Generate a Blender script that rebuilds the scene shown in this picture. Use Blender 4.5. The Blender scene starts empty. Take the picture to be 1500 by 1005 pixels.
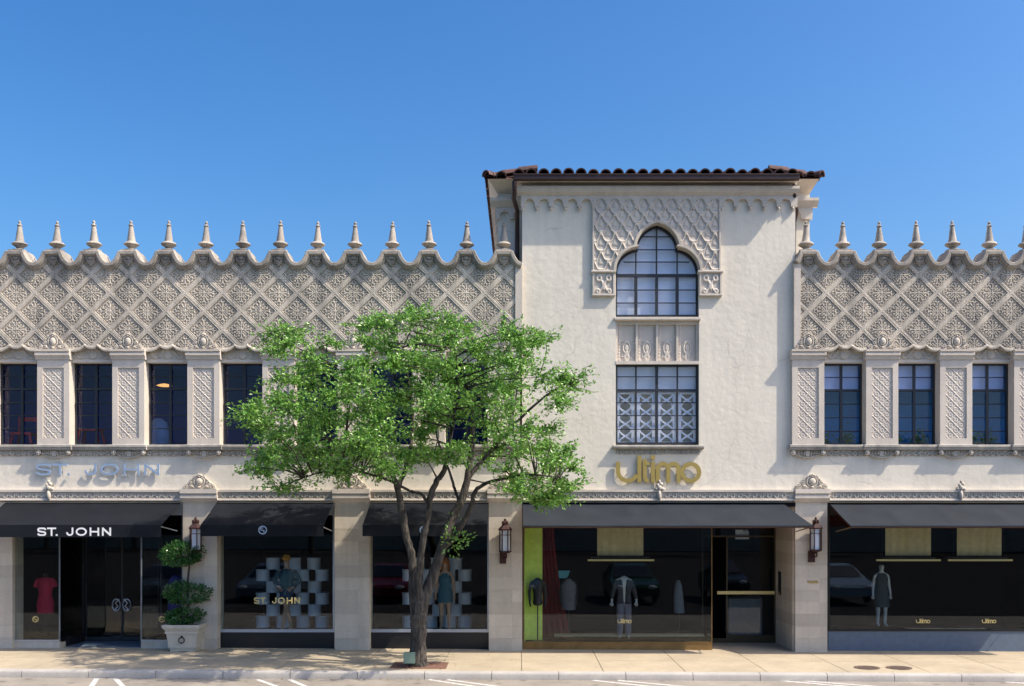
import bpy, bmesh, math, random
import numpy as np
from mathutils import Vector, Matrix
R = math.radians
random.seed(7); np.random.seed(7)
PI = math.pi
S = bpy.context.scene
COL = S.collection

# ------------------------------------------------------------------ camera, sky, sun, exposure
D, PXM, HX, HY, CX, CZ = 23.3, 62.5, 764.0, 755.0, 0.224, 3.168
cam_d = bpy.data.cameras.new('camera'); cam = bpy.data.objects.new('camera', cam_d); COL.objects.link(cam)
cam.location = (CX, -D, CZ); cam.rotation_euler = (R(90), 0, 0)
cam_d.sensor_width = 36; cam_d.lens = 36 * D / 24.0
cam_d.shift_x = -14 / 1500; cam_d.shift_y = 252.5 / 1500
cam_d.clip_start = 0.1; cam_d.clip_end = 2000
S.camera = cam
SUN = Vector((0.78, -0.278, 1.0)).normalized()
w = bpy.data.worlds.new('World'); S.world = w; w.use_nodes = True
nt = w.node_tree; nt.nodes.clear()
sky = nt.nodes.new('ShaderNodeTexSky'); sky.sky_type = 'NISHITA'; sky.sun_disc = False
sky.sun_elevation = math.asin(SUN.z); sky.sun_rotation = math.atan2(SUN.x, SUN.y)
sky.air_density = 1.2; sky.dust_density = 4.0; sky.ozone_density = 4.5; sky.altitude = 200
bg = nt.nodes.new('ShaderNodeBackground'); bg.inputs[1].default_value = 0.083
out = nt.nodes.new('ShaderNodeOutputWorld')
hs = nt.nodes.new('ShaderNodeHueSaturation'); hs.inputs['Saturation'].default_value = 1.22
gm = nt.nodes.new('ShaderNodeGamma'); gm.inputs[1].default_value = 1.25
nt.links.new(sky.outputs[0], gm.inputs[0]); nt.links.new(gm.outputs[0], hs.inputs['Color']); nt.links.new(hs.outputs[0], bg.inputs[0]); nt.links.new(bg.outputs[0], out.inputs[0])
sl = bpy.data.lights.new('sun', 'SUN'); sl.energy = 3.5; sl.angle = R(0.5); sl.color = (1, 0.905, 0.76)
so = bpy.data.objects.new('sun', sl); COL.objects.link(so); so.rotation_euler = SUN.to_track_quat('Z', 'Y').to_euler()
so.location = (20, -20, 40)
S.view_settings.view_transform = 'Standard'; S.view_settings.look = 'None'
S.view_settings.exposure = 0.84; S.view_settings.gamma = 1

# ------------------------------------------------------------------ helpers
def PX(px, y=0.0): return CX + (px - HX) * (D + y) / D / PXM
def PZ(py, y=0.0): return CZ + (HY - py) * (D + y) / D / PXM
def gz(x): return -0.0047 * x
def GP(px, py, dz=0.0):
    d = PXM * (CZ - dz) * D / (py - HY)
    return CX + (px - HX) * d / D / PXM, d - D

class MB:
    def __init__(s): s.v = []; s.f = []; s.mi = []; s.m = 0
    def add(s, vs, fs):
        b = len(s.v); s.v += [tuple(p) for p in vs]; s.f += [tuple(i + b for i in f) for f in fs]; s.mi += [s.m] * len(fs)
        return s
    def box(s, x0, x1, y0, y1, z0, z1):
        if x0 > x1: x0, x1 = x1, x0
        if y0 > y1: y0, y1 = y1, y0
        if z0 > z1: z0, z1 = z1, z0
        return s.add([(x0,y0,z0),(x1,y0,z0),(x1,y1,z0),(x0,y1,z0),(x0,y0,z1),(x1,y0,z1),(x1,y1,z1),(x0,y1,z1)],
                     [(0,1,5,4),(1,2,6,5),(2,3,7,6),(3,0,4,7),(4,5,6,7),(3,2,1,0)])
    def hexa(s, bot, top):
        return s.add(list(bot) + list(top), [(0,1,5,4),(1,2,6,5),(2,3,7,6),(3,0,4,7),(4,5,6,7),(3,2,1,0)])
    def prism(s, poly, y0, y1):           # poly in x,z ; extruded along y
        n = len(poly)
        vs = [(x, y0, z) for x, z in poly] + [(x, y1, z) for x, z in poly]
        return s.add(vs, [tuple(range(n)), tuple(range(2*n-1, n-1, -1))] + [(i, (i+1) % n, (i+1) % n + n, i + n) for i in range(n)])
    def sweepx(s, prof, x0, x1, zf=None, n=1):   # prof [(y,z)] closed, swept along x
        m = len(prof); xs = [x0 + (x1-x0)*i/n for i in range(n+1)]
        vs = [(x, y, z + (zf(x) if zf else 0)) for x in xs for y, z in prof]
        fs = [(i*m+j, i*m+(j+1) % m, (i+1)*m+(j+1) % m, (i+1)*m+j) for i in range(n) for j in range(m)]
        fs += [tuple(range(m)), tuple(range(n*m+m-1, n*m-1, -1))]
        return s.add(vs, fs)
    def lathe(s, prof, c, n=16, sx=1, sy=1):   # prof [(r,z)]
        cx, cy, cz = c; m = len(prof)
        vs = [(cx + r*math.cos(2*PI*i/n)*sx, cy + r*math.sin(2*PI*i/n)*sy, cz+z) for r, z in prof for i in range(n)]
        fs = [(k*n+i, k*n+(i+1) % n, (k+1)*n+(i+1) % n, (k+1)*n+i) for k in range(m-1) for i in range(n)]
        fs += [tuple(range(n-1, -1, -1)), tuple(range((m-1)*n, m*n))]
        return s.add(vs, fs)
    def ell(s, c, r, n=12, m=8):
        prof = [(math.sin(PI*k/m) if 0 < k < m else 0.02, -math.cos(PI*k/m)) for k in range(m+1)]
        vs0 = len(s.v)
        s.lathe([(a, b*r[2]) for a, b in prof], c, n, r[0], r[1]); return s
    def tube(s, pts, rad, n=8):
        pts = [Vector(p) for p in pts]; k = len(pts)
        if not hasattr(rad, '__len__'): rad = [rad]*k
        vs = []; u = None
        for i, p in enumerate(pts):
            t = (pts[min(i+1, k-1)] - pts[max(i-1, 0)]).normalized()
            if u is None:
                u = t.orthogonal().normalized()
            u = (u - t*u.dot(t)).normalized(); v = t.cross(u)
            for j in range(n):
                a = 2*PI*j/n; vs.append(p + (u*math.cos(a) + v*math.sin(a))*rad[i])
        fs = [(i*n+j, i*n+(j+1) % n, (i+1)*n+(j+1) % n, (i+1)*n+j) for i in range(k-1) for j in range(n)]
        fs += [tuple(range(n-1, -1, -1)), tuple(range((k-1)*n, k*n))]
        return s.add(vs, fs)
    def torus(s, c, Rr, r, axis='y', n=24, m=8, sx=1, sz=1):
        vs = []
        for i in range(n):
            a = 2*PI*i/n
            for j in range(m):
                b = 2*PI*j/m; q = Rr + r*math.cos(b)
                if axis == 'y': vs.append((c[0]+q*math.cos(a)*sx, c[1]+r*math.sin(b), c[2]+q*math.sin(a)*sz))
                else: vs.append((c[0]+q*math.cos(a)*sx, c[1]+q*math.sin(a), c[2]+r*math.sin(b)))
        return s.add(vs, [(i*m+j, ((i+1) % n)*m+j, ((i+1) % n)*m+(j+1) % m, i*m+(j+1) % m) for i in range(n) for j in range(m)])
    def loft(s, secs, n=20):               # secs [(z,cx,cy,rx,ry)]
        vs = [(cx+rx*math.cos(2*PI*i/n), cy+ry*math.sin(2*PI*i/n), z) for z, cx, cy, rx, ry in secs for i in range(n)]
        m = len(secs)
        fs = [(k*n+i, k*n+(i+1) % n, (k+1)*n+(i+1) % n, (k+1)*n+i) for k in range(m-1) for i in range(n)]
        fs += [tuple(range(n-1, -1, -1)), tuple(range((m-1)*n, m*n))]
        return s.add(vs, fs)
    def stroke(s, pts, wd, y0, y1, closed=False):  # constant-width stroke in x,z, extruded in y
        P = [Vector((a, b)) for a, b in pts]; n = len(P); L = []; Rr = []
        for i in range(n):
            if closed: d0 = (P[i]-P[i-1]); d1 = (P[(i+1) % n]-P[i])
            else:
                d1 = P[i+1]-P[i] if i < n-1 else P[i]-P[i-1]; d0 = P[i]-P[i-1] if i > 0 else d1
            d0 = d0.normalized(); d1 = d1.normalized()
            n0 = Vector((-d0.y, d0.x)); n1 = Vector((-d1.y, d1.x)); nn = (n0+n1)
            nn = nn.normalized() if nn.length > 1e-6 else n0
            k = min(1/max(nn.dot(n0), 0.3), 2.2)
            L.append(P[i]+nn*k*wd/2); Rr.append(P[i]-nn*k*wd/2)
        vs = [(p.x, y0, p.y) for p in L] + [(p.x, y0, p.y) for p in Rr] + [(p.x, y1, p.y) for p in L] + [(p.x, y1, p.y) for p in Rr]
        fs = []
        for i in range(n if closed else n-1):
            j = (i+1) % n
            fs += [(i, n+i, n+j, j), (2*n+j, 3*n+j, 3*n+i, 2*n+i), (i, j, 2*n+j, 2*n+i), (n+j, n+i, 3*n+i, 3*n+j)]
        if not closed:
            fs += [(0, 2*n, 3*n, n), (n-1, 2*n-1, 4*n-1, 3*n-1)]
        return s.add(vs, fs)
    def build(s, name, mat, parent=None, smooth=False, recalc=True):
        me = bpy.data.meshes.new(name); me.from_pydata(s.v, [], s.f); me.update()
        if recalc:
            bm = bmesh.new(); bm.from_mesh(me); bmesh.ops.recalc_face_normals(bm, faces=bm.faces); bm.to_mesh(me); bm.free()
        return finish(name, me, mat, parent, smooth, s.mi)

def finish(name, me, mat, parent=None, smooth=False, mi=None):
    mats = mat if isinstance(mat, (list, tuple)) else [mat]
    for m in mats: me.materials.append(m)
    if len(mats) > 1 and mi: me.polygons.foreach_set('material_index', mi)
    if smooth is True: me.polygons.foreach_set('use_smooth', [True]*len(me.polygons))
    elif smooth:
        me.polygons.foreach_set('use_smooth', [True]*len(me.polygons)); me.set_sharp_from_angle(angle=R(smooth))
    o = bpy.data.objects.new(name, me); COL.objects.link(o)
    if parent is not None: o.parent = parent; o.matrix_parent_inverse = Matrix.Translation(-parent.location) if parent.parent is None else parent_inv(parent)
    return o
def parent_inv(p):
    t = Vector(p.location)
    while p.parent is not None: p = p.parent; t = t
    return Matrix.Identity(4)
def grid_mesh(name, X, Y, Z, keep, mat, parent=None, smooth=True):
    nz, nx = X.shape
    idx = np.arange(nz*nx).reshape(nz, nx)
    q = np.stack([idx[:-1, :-1], idx[:-1, 1:], idx[1:, 1:], idx[1:, :-1]], -1).reshape(-1, 4)
    if keep is not None: q = q[keep.reshape(-1)]
    me = bpy.data.meshes.new(name)
    me.from_pydata(np.stack([X, Y, Z], -1).reshape(-1, 3).tolist(), [], q.tolist()); me.update()
    return finish(name, me, mat, parent, smooth)
def relief(name, x0, x1, z0, z1, step, f, y0, mat, parent, keepf=None, skirt=0.03, smooth=True):
    nx = max(2, int(round((x1-x0)/step))); nz = max(2, int(round((z1-z0)/step)))
    x = np.linspace(x0, x1, nx+1); z = np.linspace(z0, z1, nz+1); X, Z = np.meshgrid(x, z)
    Y = y0 - f(X, Z)
    keep = None
    if keepf is not None:
        xc = (X[:-1, :-1]+X[1:, 1:])/2; zc = (Z[:-1, :-1]+Z[1:, 1:])/2; keep = keepf(xc, zc)
    if skirt:
        Y[0, :] = y0+skirt; Y[-1, :] = y0+skirt; Y[:, 0] = y0+skirt; Y[:, -1] = y0+skirt
    return grid_mesh(name, X, Y, Z, keep, mat, parent, smooth)
def tag(o, label=None, cat=None, group=None, kind=None):
    if label: o['label'] = label
    if cat: o['category'] = cat
    if group: o['group'] = group
    if kind: o['kind'] = kind
    return o
def thing(name, label, cat, loc=(0, 0, 0), group=None):
    o = bpy.data.objects.new(name, None); COL.objects.link(o); o.location = loc; o.empty_display_size = 0.2
    return tag(o, label, cat, group)
def copy_tree(o, parent=None):
    c = o.copy(); COL.objects.link(c)
    if parent is not None: c.parent = parent; c.matrix_parent_inverse = o.matrix_parent_inverse.copy()
    for ch in list(o.children): copy_tree(ch, c)
    return c
def sm(a, b, x): t = np.clip((x-a)/(b-a), 0, 1); return t*t*(3-2*t)

# ------------------------------------------------------------------ materials
def mat(name, col, rough=0.8, metal=0.0, bump=0.0, bscale=30.0, var=0.0, vscale=3.0, spec=0.5, col2=None, detail=6):
    m = bpy.data.materials.new(name); m.use_nodes = True; n = m.node_tree.nodes; l = m.node_tree.links
    b = n['Principled BSDF']; b.inputs['Base Color'].default_value = (*col, 1); b.inputs['Roughness'].default_value = rough
    b.inputs['Metallic'].default_value = metal; b.inputs['Specular IOR Level'].default_value = spec
    tc = n.new('ShaderNodeTexCoord')
    if var > 0 or col2:
        no = n.new('ShaderNodeTexNoise'); no.inputs['Scale'].default_value = vscale; no.inputs['Detail'].default_value = 8
        l.new(tc.outputs['Object'], no.inputs['Vector'])
        cr = n.new('ShaderNodeValToRGB'); cr.color_ramp.elements[0].position = 0.32; cr.color_ramp.elements[1].position = 0.68
        c2 = col2 or tuple(c*(1-var) for c in col)
        cr.color_ramp.elements[0].color = (*c2, 1); cr.color_ramp.elements[1].color = (*[min(1, c*(1+var*0.35)) for c in col], 1)
        l.new(no.outputs['Fac'], cr.inputs[0]); l.new(cr.outputs[0], b.inputs['Base Color'])
    if bump > 0:
        no2 = n.new('ShaderNodeTexNoise'); no2.inputs['Scale'].default_value = bscale; no2.inputs['Detail'].default_value = detail
        l.new(tc.outputs['Object'], no2.inputs['Vector'])
        bp = n.new('ShaderNodeBump'); bp.inputs['Strength'].default_value = 1.0; bp.inputs['Distance'].default_value = bump
        l.new(no2.outputs['Fac'], bp.inputs['Height']); l.new(bp.outputs[0], b.inputs['Normal'])
    return m

def stone_mat(name, col, dark, streak=0.35, bump=0.004, bscale=40):
    # weathered limestone: broad blotches, vertical rain streaks, fine grain
    m = bpy.data.materials.new(name); m.use_nodes = True; n = m.node_tree.nodes; l = m.node_tree.links
    b = n['Principled BSDF']; b.inputs['Roughness'].default_value = 0.9; b.inputs['Specular IOR Level'].default_value = 0.25
    tc = n.new('ShaderNodeTexCoord')
    n1 = n.new('ShaderNodeTexNoise'); n1.inputs['Scale'].default_value = 0.9; n1.inputs['Detail'].default_value = 9; n1.inputs['Roughness'].default_value = 0.65
    mp = n.new('ShaderNodeMapping'); mp.inputs['Scale'].default_value = (5, 5, 0.5)
    n2 = n.new('ShaderNodeTexNoise'); n2.inputs['Scale'].default_value = 1.2; n2.inputs['Detail'].default_value = 6
    n3 = n.new('ShaderNodeTexNoise'); n3.inputs['Scale'].default_value = 26; n3.inputs['Detail'].default_value = 5
    l.new(tc.outputs['Object'], n1.inputs['Vector']); l.new(tc.outputs['Object'], mp.inputs[0]); l.new(mp.outputs[0], n2.inputs['Vector']); l.new(tc.outputs['Object'], n3.inputs['Vector'])
    def math_(op, a, bb):
        q = n.new('ShaderNodeMath'); q.operation = op
        for i, x in enumerate((a, bb)):
            if isinstance(x, (int, float)): q.inputs[i].default_value = x
            else: l.new(x, q.inputs[i])
        return q.outputs[0]
    t = math_('ADD', math_('MULTIPLY', n1.outputs['Fac'], 0.5), math_('MULTIPLY', n2.outputs['Fac'], streak))
    t = math_('ADD', t, math_('MULTIPLY', n3.outputs['Fac'], 0.2))
    cr = n.new('ShaderNodeValToRGB'); mid = (0.5+streak+0.2)/2
    cr.color_ramp.elements[0].position = mid-0.16; cr.color_ramp.elements[1].position = mid+0.1
    cr.color_ramp.elements[0].color = (*dark, 1); cr.color_ramp.elements[1].color = (*col, 1)
    l.new(t, cr.inputs[0]); l.new(cr.outputs[0], b.inputs['Base Color'])
    n4 = n.new('ShaderNodeTexNoise'); n4.inputs['Scale'].default_value = bscale; n4.inputs['Detail'].default_value = 6
    l.new(tc.outputs['Object'], n4.inputs['Vector'])
    bp = n.new('ShaderNodeBump'); bp.inputs['Distance'].default_value = bump; bp.inputs['Strength'].default_value = 1
    l.new(n4.outputs['Fac'], bp.inputs['Height']); l.new(bp.outputs[0], b.inputs['Normal'])
    return m

def stucco_mat(name, col, dark):
    m = stone_mat(name, col, dark, 0.3, 0.008, 7)
    n = m.node_tree.nodes; l = m.node_tree.links
    bp = [q for q in n if q.type == 'BUMP'][0]
    tc = [q for q in n if q.type == 'TEX_COORD'][0]
    vo = n.new('ShaderNodeTexNoise'); vo.inputs['Scale'].default_value = 60; vo.inputs['Detail'].default_value = 3
    l.new(tc.outputs['Object'], vo.inputs['Vector'])
    nz = n.new('ShaderNodeTexNoise'); nz.inputs['Scale'].default_value = 2.5; l.new(tc.outputs['Object'], nz.inputs['Vector'])
    mxv = n.new('ShaderNodeMix'); mxv.data_type = 'VECTOR'; mxv.inputs[0].default_value = 0.25; l.new(tc.outputs['Object'], mxv.inputs[4]); l.new(nz.outputs['Color'], mxv.inputs[5])
    vc = n.new('ShaderNodeTexVoronoi'); vc.feature = 'DISTANCE_TO_EDGE'; vc.inputs['Scale'].default_value = 0.75; l.new(mxv.outputs[1], vc.inputs['Vector'])
    cm = n.new('ShaderNodeMapRange'); cm.inputs[1].default_value = 0.0; cm.inputs[2].default_value = 0.010; cm.inputs[3].default_value = 0.80; cm.inputs[4].default_value = 1.0; l.new(vc.outputs['Distance'], cm.inputs[0])
    mk = n.new('ShaderNodeTexNoise'); mk.inputs['Scale'].default_value = 0.8; l.new(tc.outputs['Object'], mk.inputs['Vector'])
    mr = n.new('ShaderNodeMapRange'); mr.inputs[1].default_value = 0.5; mr.inputs[2].default_value = 0.6; l.new(mk.outputs['Fac'], mr.inputs[0])
    cx_ = n.new('ShaderNodeMix'); cx_.data_type = 'RGBA'; cx_.blend_type = 'MULTIPLY'; l.new(mr.outputs[0], cx_.inputs[0])
    l.new([q for q in n if q.type == 'VALTORGB'][0].outputs[0], cx_.inputs[6]); l.new(cm.outputs[0], cx_.inputs[7]); l.new(cx_.outputs[2], n['Principled BSDF'].inputs['Base Color'])
    b2 = n.new('ShaderNodeBump'); b2.inputs['Distance'].default_value = 0.0012; b2.inputs['Strength'].default_value = 1
    l.new(vo.outputs['Fac'], b2.inputs['Height']); l.new(bp.outputs[0], b2.inputs['Normal'])
    l.new(b2.outputs[0], n['Principled BSDF'].inputs['Normal'])
    return m

def ashlar_mat(name):
    # cut stone blocks: each course and block a slightly different tone
    m = stone_mat(name, (0.62, 0.55, 0.45), (0.45, 0.40, 0.34), 0.3, 0.002, 60)
    n = m.node_tree.nodes; l = m.node_tree.links; b = n['Principled BSDF']
    tc = [q for q in n if q.type == 'TEX_COORD'][0]; cr = [q for q in n if q.type == 'VALTORGB'][0]
    sx = n.new('ShaderNodeSeparateXYZ'); l.new(tc.outputs['Object'], sx.inputs[0])
    mu = n.new('ShaderNodeMath'); mu.operation = 'DIVIDE'; mu.inputs[1].default_value = 0.285; l.new(sx.outputs[2], mu.inputs[0])
    fl = n.new('ShaderNodeMath'); fl.operation = 'FLOOR'; l.new(mu.outputs[0], fl.inputs[0])
    fx = n.new('ShaderNodeMath'); fx.operation = 'DIVIDE'; fx.inputs[1].default_value = 1.2; l.new(sx.outputs[0], fx.inputs[0])
    f2 = n.new('ShaderNodeMath'); f2.operation = 'FLOOR'; l.new(fx.outputs[0], f2.inputs[0])
    cb = n.new('ShaderNodeCombineXYZ'); l.new(f2.outputs[0], cb.inputs[0]); l.new(fl.outputs[0], cb.inputs[1])
    wn = n.new('ShaderNodeTexWhiteNoise'); l.new(cb.outputs[0], wn.inputs['Vector'])
    mr = n.new('ShaderNodeMapRange'); mr.inputs[3].default_value = 0.82; mr.inputs[4].default_value = 1.08; l.new(wn.outputs['Value'], mr.inputs[0])
    mx = n.new('ShaderNodeMix'); mx.data_type = 'RGBA'; mx.blend_type = 'MULTIPLY'; mx.inputs[0].default_value = 1
    l.new(cr.outputs[0], mx.inputs[6]); l.new(mr.outputs[0], mx.inputs[7]); l.new(mx.outputs[2], b.inputs['Base Color'])
    return m

def glass_mat(name, ior=1.45, tint=(0.93, 0.96, 0.97)):
    m = bpy.data.materials.new(name); m.use_nodes = True; n = m.node_tree.nodes; l = m.node_tree.links; n.clear()
    o = n.new('ShaderNodeOutputMaterial'); mx = n.new('ShaderNodeMixShader'); tr = n.new('ShaderNodeBsdfTransparent'); gl = n.new('ShaderNodeBsdfGlossy')
    tr.inputs[0].default_value = (*tint, 1); gl.inputs['Roughness'].default_value = 0.0
    lw = n.new('ShaderNodeLayerWeight'); lw.inputs[0].default_value = 0.5
    pw = n.new('ShaderNodeMath'); pw.operation = 'POWER'; pw.inputs[1].default_value = 5; l.new(lw.outputs['Facing'], pw.inputs[0])
    f0 = ((ior-1)/(ior+1))**2
    ma = n.new('ShaderNodeMath'); ma.operation = 'MULTIPLY_ADD'; ma.inputs[1].default_value = (1-f0)*.8; ma.inputs[2].default_value = f0; l.new(pw.outputs[0], ma.inputs[0])
    l.new(ma.outputs[0], mx.inputs[0]); l.new(tr.outputs[0], mx.inputs[1]); l.new(gl.outputs[0], mx.inputs[2]); l.new(mx.outputs[0], o.inputs[0])
    return m

def leaf_mat(name, c1, c2, trans=0.35, rough=0.35):
    m = bpy.data.materials.new(name); m.use_nodes = True; n = m.node_tree.nodes; l = m.node_tree.links
    b = n['Principled BSDF']; b.inputs['Roughness'].default_value = rough; b.inputs['Specular IOR Level'].default_value = 0.6
    tc = n.new('ShaderNodeTexCoord'); no = n.new('ShaderNodeTexNoise'); no.inputs['Scale'].default_value = 9; no.inputs['Detail'].default_value = 4
    l.new(tc.outputs['Object'], no.inputs['Vector'])
    cr = n.new('ShaderNodeValToRGB'); cr.color_ramp.elements[0].position = 0.35; cr.color_ramp.elements[1].position = 0.65
    cr.color_ramp.elements[0].color = (*c1, 1); cr.color_ramp.elements[1].color = (*c2, 1)
    l.new(no.outputs['Fac'], cr.inputs[0]); l.new(cr.outputs[0], b.inputs['Base Color'])
    t = n.new('ShaderNodeBsdfTranslucent'); l.new(cr.outputs[0], t.inputs[0])
    mx = n.new('ShaderNodeMixShader'); mx.inputs[0].default_value = trans
    l.new(b.outputs[0], mx.inputs[1]); l.new(t.outputs[0], mx.inputs[2]); l.new(mx.outputs[0], n['Material Output'].inputs[0])
    return m

def emit_mat(name, col, s):
    m = bpy.data.materials.new(name); m.use_nodes = True; b = m.node_tree.nodes['Principled BSDF']
    b.inputs['Base Color'].default_value = (*col, 1); b.inputs['Emission Color'].default_value = (*col, 1); b.inputs['Emission Strength'].default_value = s
    return m

M = {}
M['stucco'] = stucco_mat('stucco', (0.765, 0.70, 0.59), (0.63, 0.575, 0.485))
M['stone'] = stone_mat('carved_stone', (0.60, 0.53, 0.44), (0.36, 0.33, 0.29))
M['frieze'] = stone_mat('frieze_stone', (0.64, 0.56, 0.455), (0.29, 0.265, 0.23), 0.5)
M['coping'] = stone_mat('coping_stone', (0.47, 0.41, 0.34), (0.14, 0.135, 0.13), 0.3)
M['panel'] = stone_mat('pilaster_stone', (0.66, 0.585, 0.50), (0.52, 0.46, 0.40))
M['ashlar'] = ashlar_mat('ashlar')
M['sillstone'] = stone_mat('sill_stone', (0.52, 0.48, 0.42), (0.2, 0.19, 0.18), 0.3)
M['joint'] = mat('joint', (0.12, 0.11, 0.10), 0.95)
M['steel'] = mat('window_steel', (0.018, 0.022, 0.03), 0.5, 0.0, spec=0.5, var=0.3, vscale=20)
M['glass'] = glass_mat('glass', 1.45, (.87, .91, .92))
M['upglass'] = glass_mat('upper_glass', 1.36, (.88, .92, 1))
M['upclear'] = glass_mat('tower_glass', 1.42, (.985, .99, 1))
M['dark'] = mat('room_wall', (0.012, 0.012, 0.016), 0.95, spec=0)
M['room2'] = mat('upper_room_wall', (0.02, 0.04, 0.30), 0.95, spec=0)  # navy of the sky reflection, painted on the walls behind the panes
M['blueroom'] = mat('blue_room_wall', (0.09, 0.40, 0.72), 0.9, spec=0)  # wall colour imitates blue sky reflected in the right wing panes
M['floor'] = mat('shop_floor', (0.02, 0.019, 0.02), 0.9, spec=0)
M['blind'] = mat('blind_white', (0.74, 0.78, 0.90), 0.8)
M['black'] = mat('awning_black', (0.009, 0.011, 0.0155), 0.75, bump=0.003, bscale=6, var=0.25, vscale=2, spec=0.2)
M['grey'] = mat('awning_grey', (0.021, 0.026, 0.034), 0.75, bump=0.003, bscale=6, var=0.2, vscale=2, spec=0.2)
M['red_lining'] = mat('awning_lining', (0.25, 0.035, 0.02), 0.85, var=0.2)
M['tile'] = mat('roof_tile', (0.13, 0.055, 0.042), 0.75, bump=0.004, bscale=25, col2=(0.045, 0.026, 0.025), vscale=5)
M['gutter'] = mat('gutter_paint', (0.038, 0.015, 0.015), 0.5, var=0.3, vscale=6)
M['sign_metal'] = mat('sign_metal', (0.52, 0.62, 0.78), 0.35, 0.6, spec=0.6)
M['gold'] = mat('gold_letter', (0.42, 0.31, 0.09), 0.45, 0.35, var=0.1, vscale=10)
M['goldleaf'] = mat('gold_leaf', (0.75, 0.6, 0.25), 0.5, 0.2)
M['white'] = mat('white_paint', (0.8, 0.8, 0.8), 0.6)
M['plinth_black'] = mat('black_granite', (0.012, 0.013, 0.016), 0.35, var=0.4, vscale=40)
M['bluestone'] = mat('blue_grey_panel', (0.10, 0.135, 0.19), 0.55, var=0.12, vscale=8)
M['frame_metal'] = mat('satin_metal', (0.45, 0.5, 0.58), 0.35, 0.7)
M['bronze_dark'] = mat('bronze_dark', (0.07, 0.05, 0.025), 0.4, 0.4, var=0.2)
M['bronze'] = mat('bronze', (0.27, 0.165, 0.06), 0.4, 0.45, var=0.25, vscale=5)
M['rust'] = mat('rusty_iron', (0.045, 0.012, 0.011), 0.75, bump=0.003, bscale=60, var=0.5, vscale=25)
M['cover'] = mat('cover_iron', (0.15, 0.105, 0.08), 0.7, var=0.3, vscale=20)
M['lampglass'] = mat('frosted_glass', (0.62, 0.68, 0.76), 0.3)
M['sidewalk'] = stone_mat('sidewalk_concrete', (0.46, 0.385, 0.275), (0.30, 0.25, 0.18), 0.12, 0.0015, 90)
M['kerb'] = stone_mat('kerb_concrete', (0.44, 0.41, 0.37), (0.30, 0.28, 0.26), 0.1, 0.003, 50)
M['road'] = stone_mat('road_concrete', (0.32, 0.285, 0.24), (0.17, 0.15, 0.13), 0.1, 0.002, 70)
M['asphalt'] = mat('asphalt', (0.045, 0.045, 0.048), 0.95, bump=0.003, bscale=90, var=0.3, vscale=2, spec=0)
for key_, sc_, th_, lo_ in (('sidewalk', 5.0, .05, .55), ('road', 2.2, .11, .62), ('kerb', 6.0, .04, .6)):
    n_ = M[key_].node_tree.nodes; l_ = M[key_].node_tree.links; pb = n_['Principled BSDF']; tc_ = [q for q in n_ if q.type == 'TEX_COORD'][0]
    src = pb.inputs['Base Color'].links[0].from_socket
    vo_ = n_.new('ShaderNodeTexVoronoi'); vo_.inputs['Scale'].default_value = sc_; vo_.inputs['Randomness'].default_value = 1; l_.new(tc_.outputs['Object'], vo_.inputs['Vector'])
    mr_ = n_.new('ShaderNodeMapRange'); mr_.inputs[1].default_value = th_; mr_.inputs[2].default_value = th_*2.2; mr_.inputs[3].default_value = lo_; mr_.inputs[4].default_value = 1; l_.new(vo_.outputs['Distance'], mr_.inputs[0])
    mx_ = n_.new('ShaderNodeMix'); mx_.data_type = 'RGBA'; mx_.blend_type = 'MULTIPLY'; mx_.inputs[0].default_value = 1
    l_.new(src, mx_.inputs[6]); l_.new(mr_.outputs[0], mx_.inputs[7]); l_.new(mx_.outputs[2], pb.inputs['Base Color'])
M['paint'] = mat('stripe_paint', (0.62, 0.6, 0.57), 0.7, var=0.3, vscale=14)
M['soil'] = mat('soil', (0.05, 0.035, 0.025), 0.95, bump=0.01, bscale=40, var=0.4, vscale=20)
M['brick'] = mat('pit_brick', (0.2, 0.1, 0.07), 0.9, bump=0.01, bscale=30, var=0.4, vscale=12)
M['planter'] = stone_mat('planter_stone', (0.58, 0.53, 0.44), (0.42, 0.39, 0.33), 0.2, 0.002, 60)
M['iron'] = mat('iron', (0.012, 0.012, 0.013), 0.45, 0.3, spec=0.5)
M['bark'] = mat('bark', (0.10, 0.086, 0.072), 0.95, bump=0.045, bscale=18, col2=(0.014, 0.012, 0.011), vscale=11, detail=8)
for n_ in list(M['bark'].node_tree.nodes):
    if n_.type == 'TEX_NOISE':                    # furrows run along the trunk
        mp_ = M['bark'].node_tree.nodes.new('ShaderNodeMapping'); mp_.inputs['Scale'].default_value = (1.6, 1.6, .35)
        M['bark'].node_tree.links.new([q for q in M['bark'].node_tree.nodes if q.type == 'TEX_COORD'][0].outputs['Object'], mp_.inputs[0]); M['bark'].node_tree.links.new(mp_.outputs[0], n_.inputs['Vector'])
M['leaf'] = leaf_mat('leaf', (0.088, 0.25, 0.032), (0.29, 0.51, 0.095), .3, .35)
M['shrub'] = leaf_mat('shrub_leaf', (0.018, 0.07, 0.018), (0.065, 0.19, 0.04), 0.2, 0.22)
M['drum'] = mat('white_drum', (0.66, 0.7, 0.76), 0.6, var=0.08, vscale=5)

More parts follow.
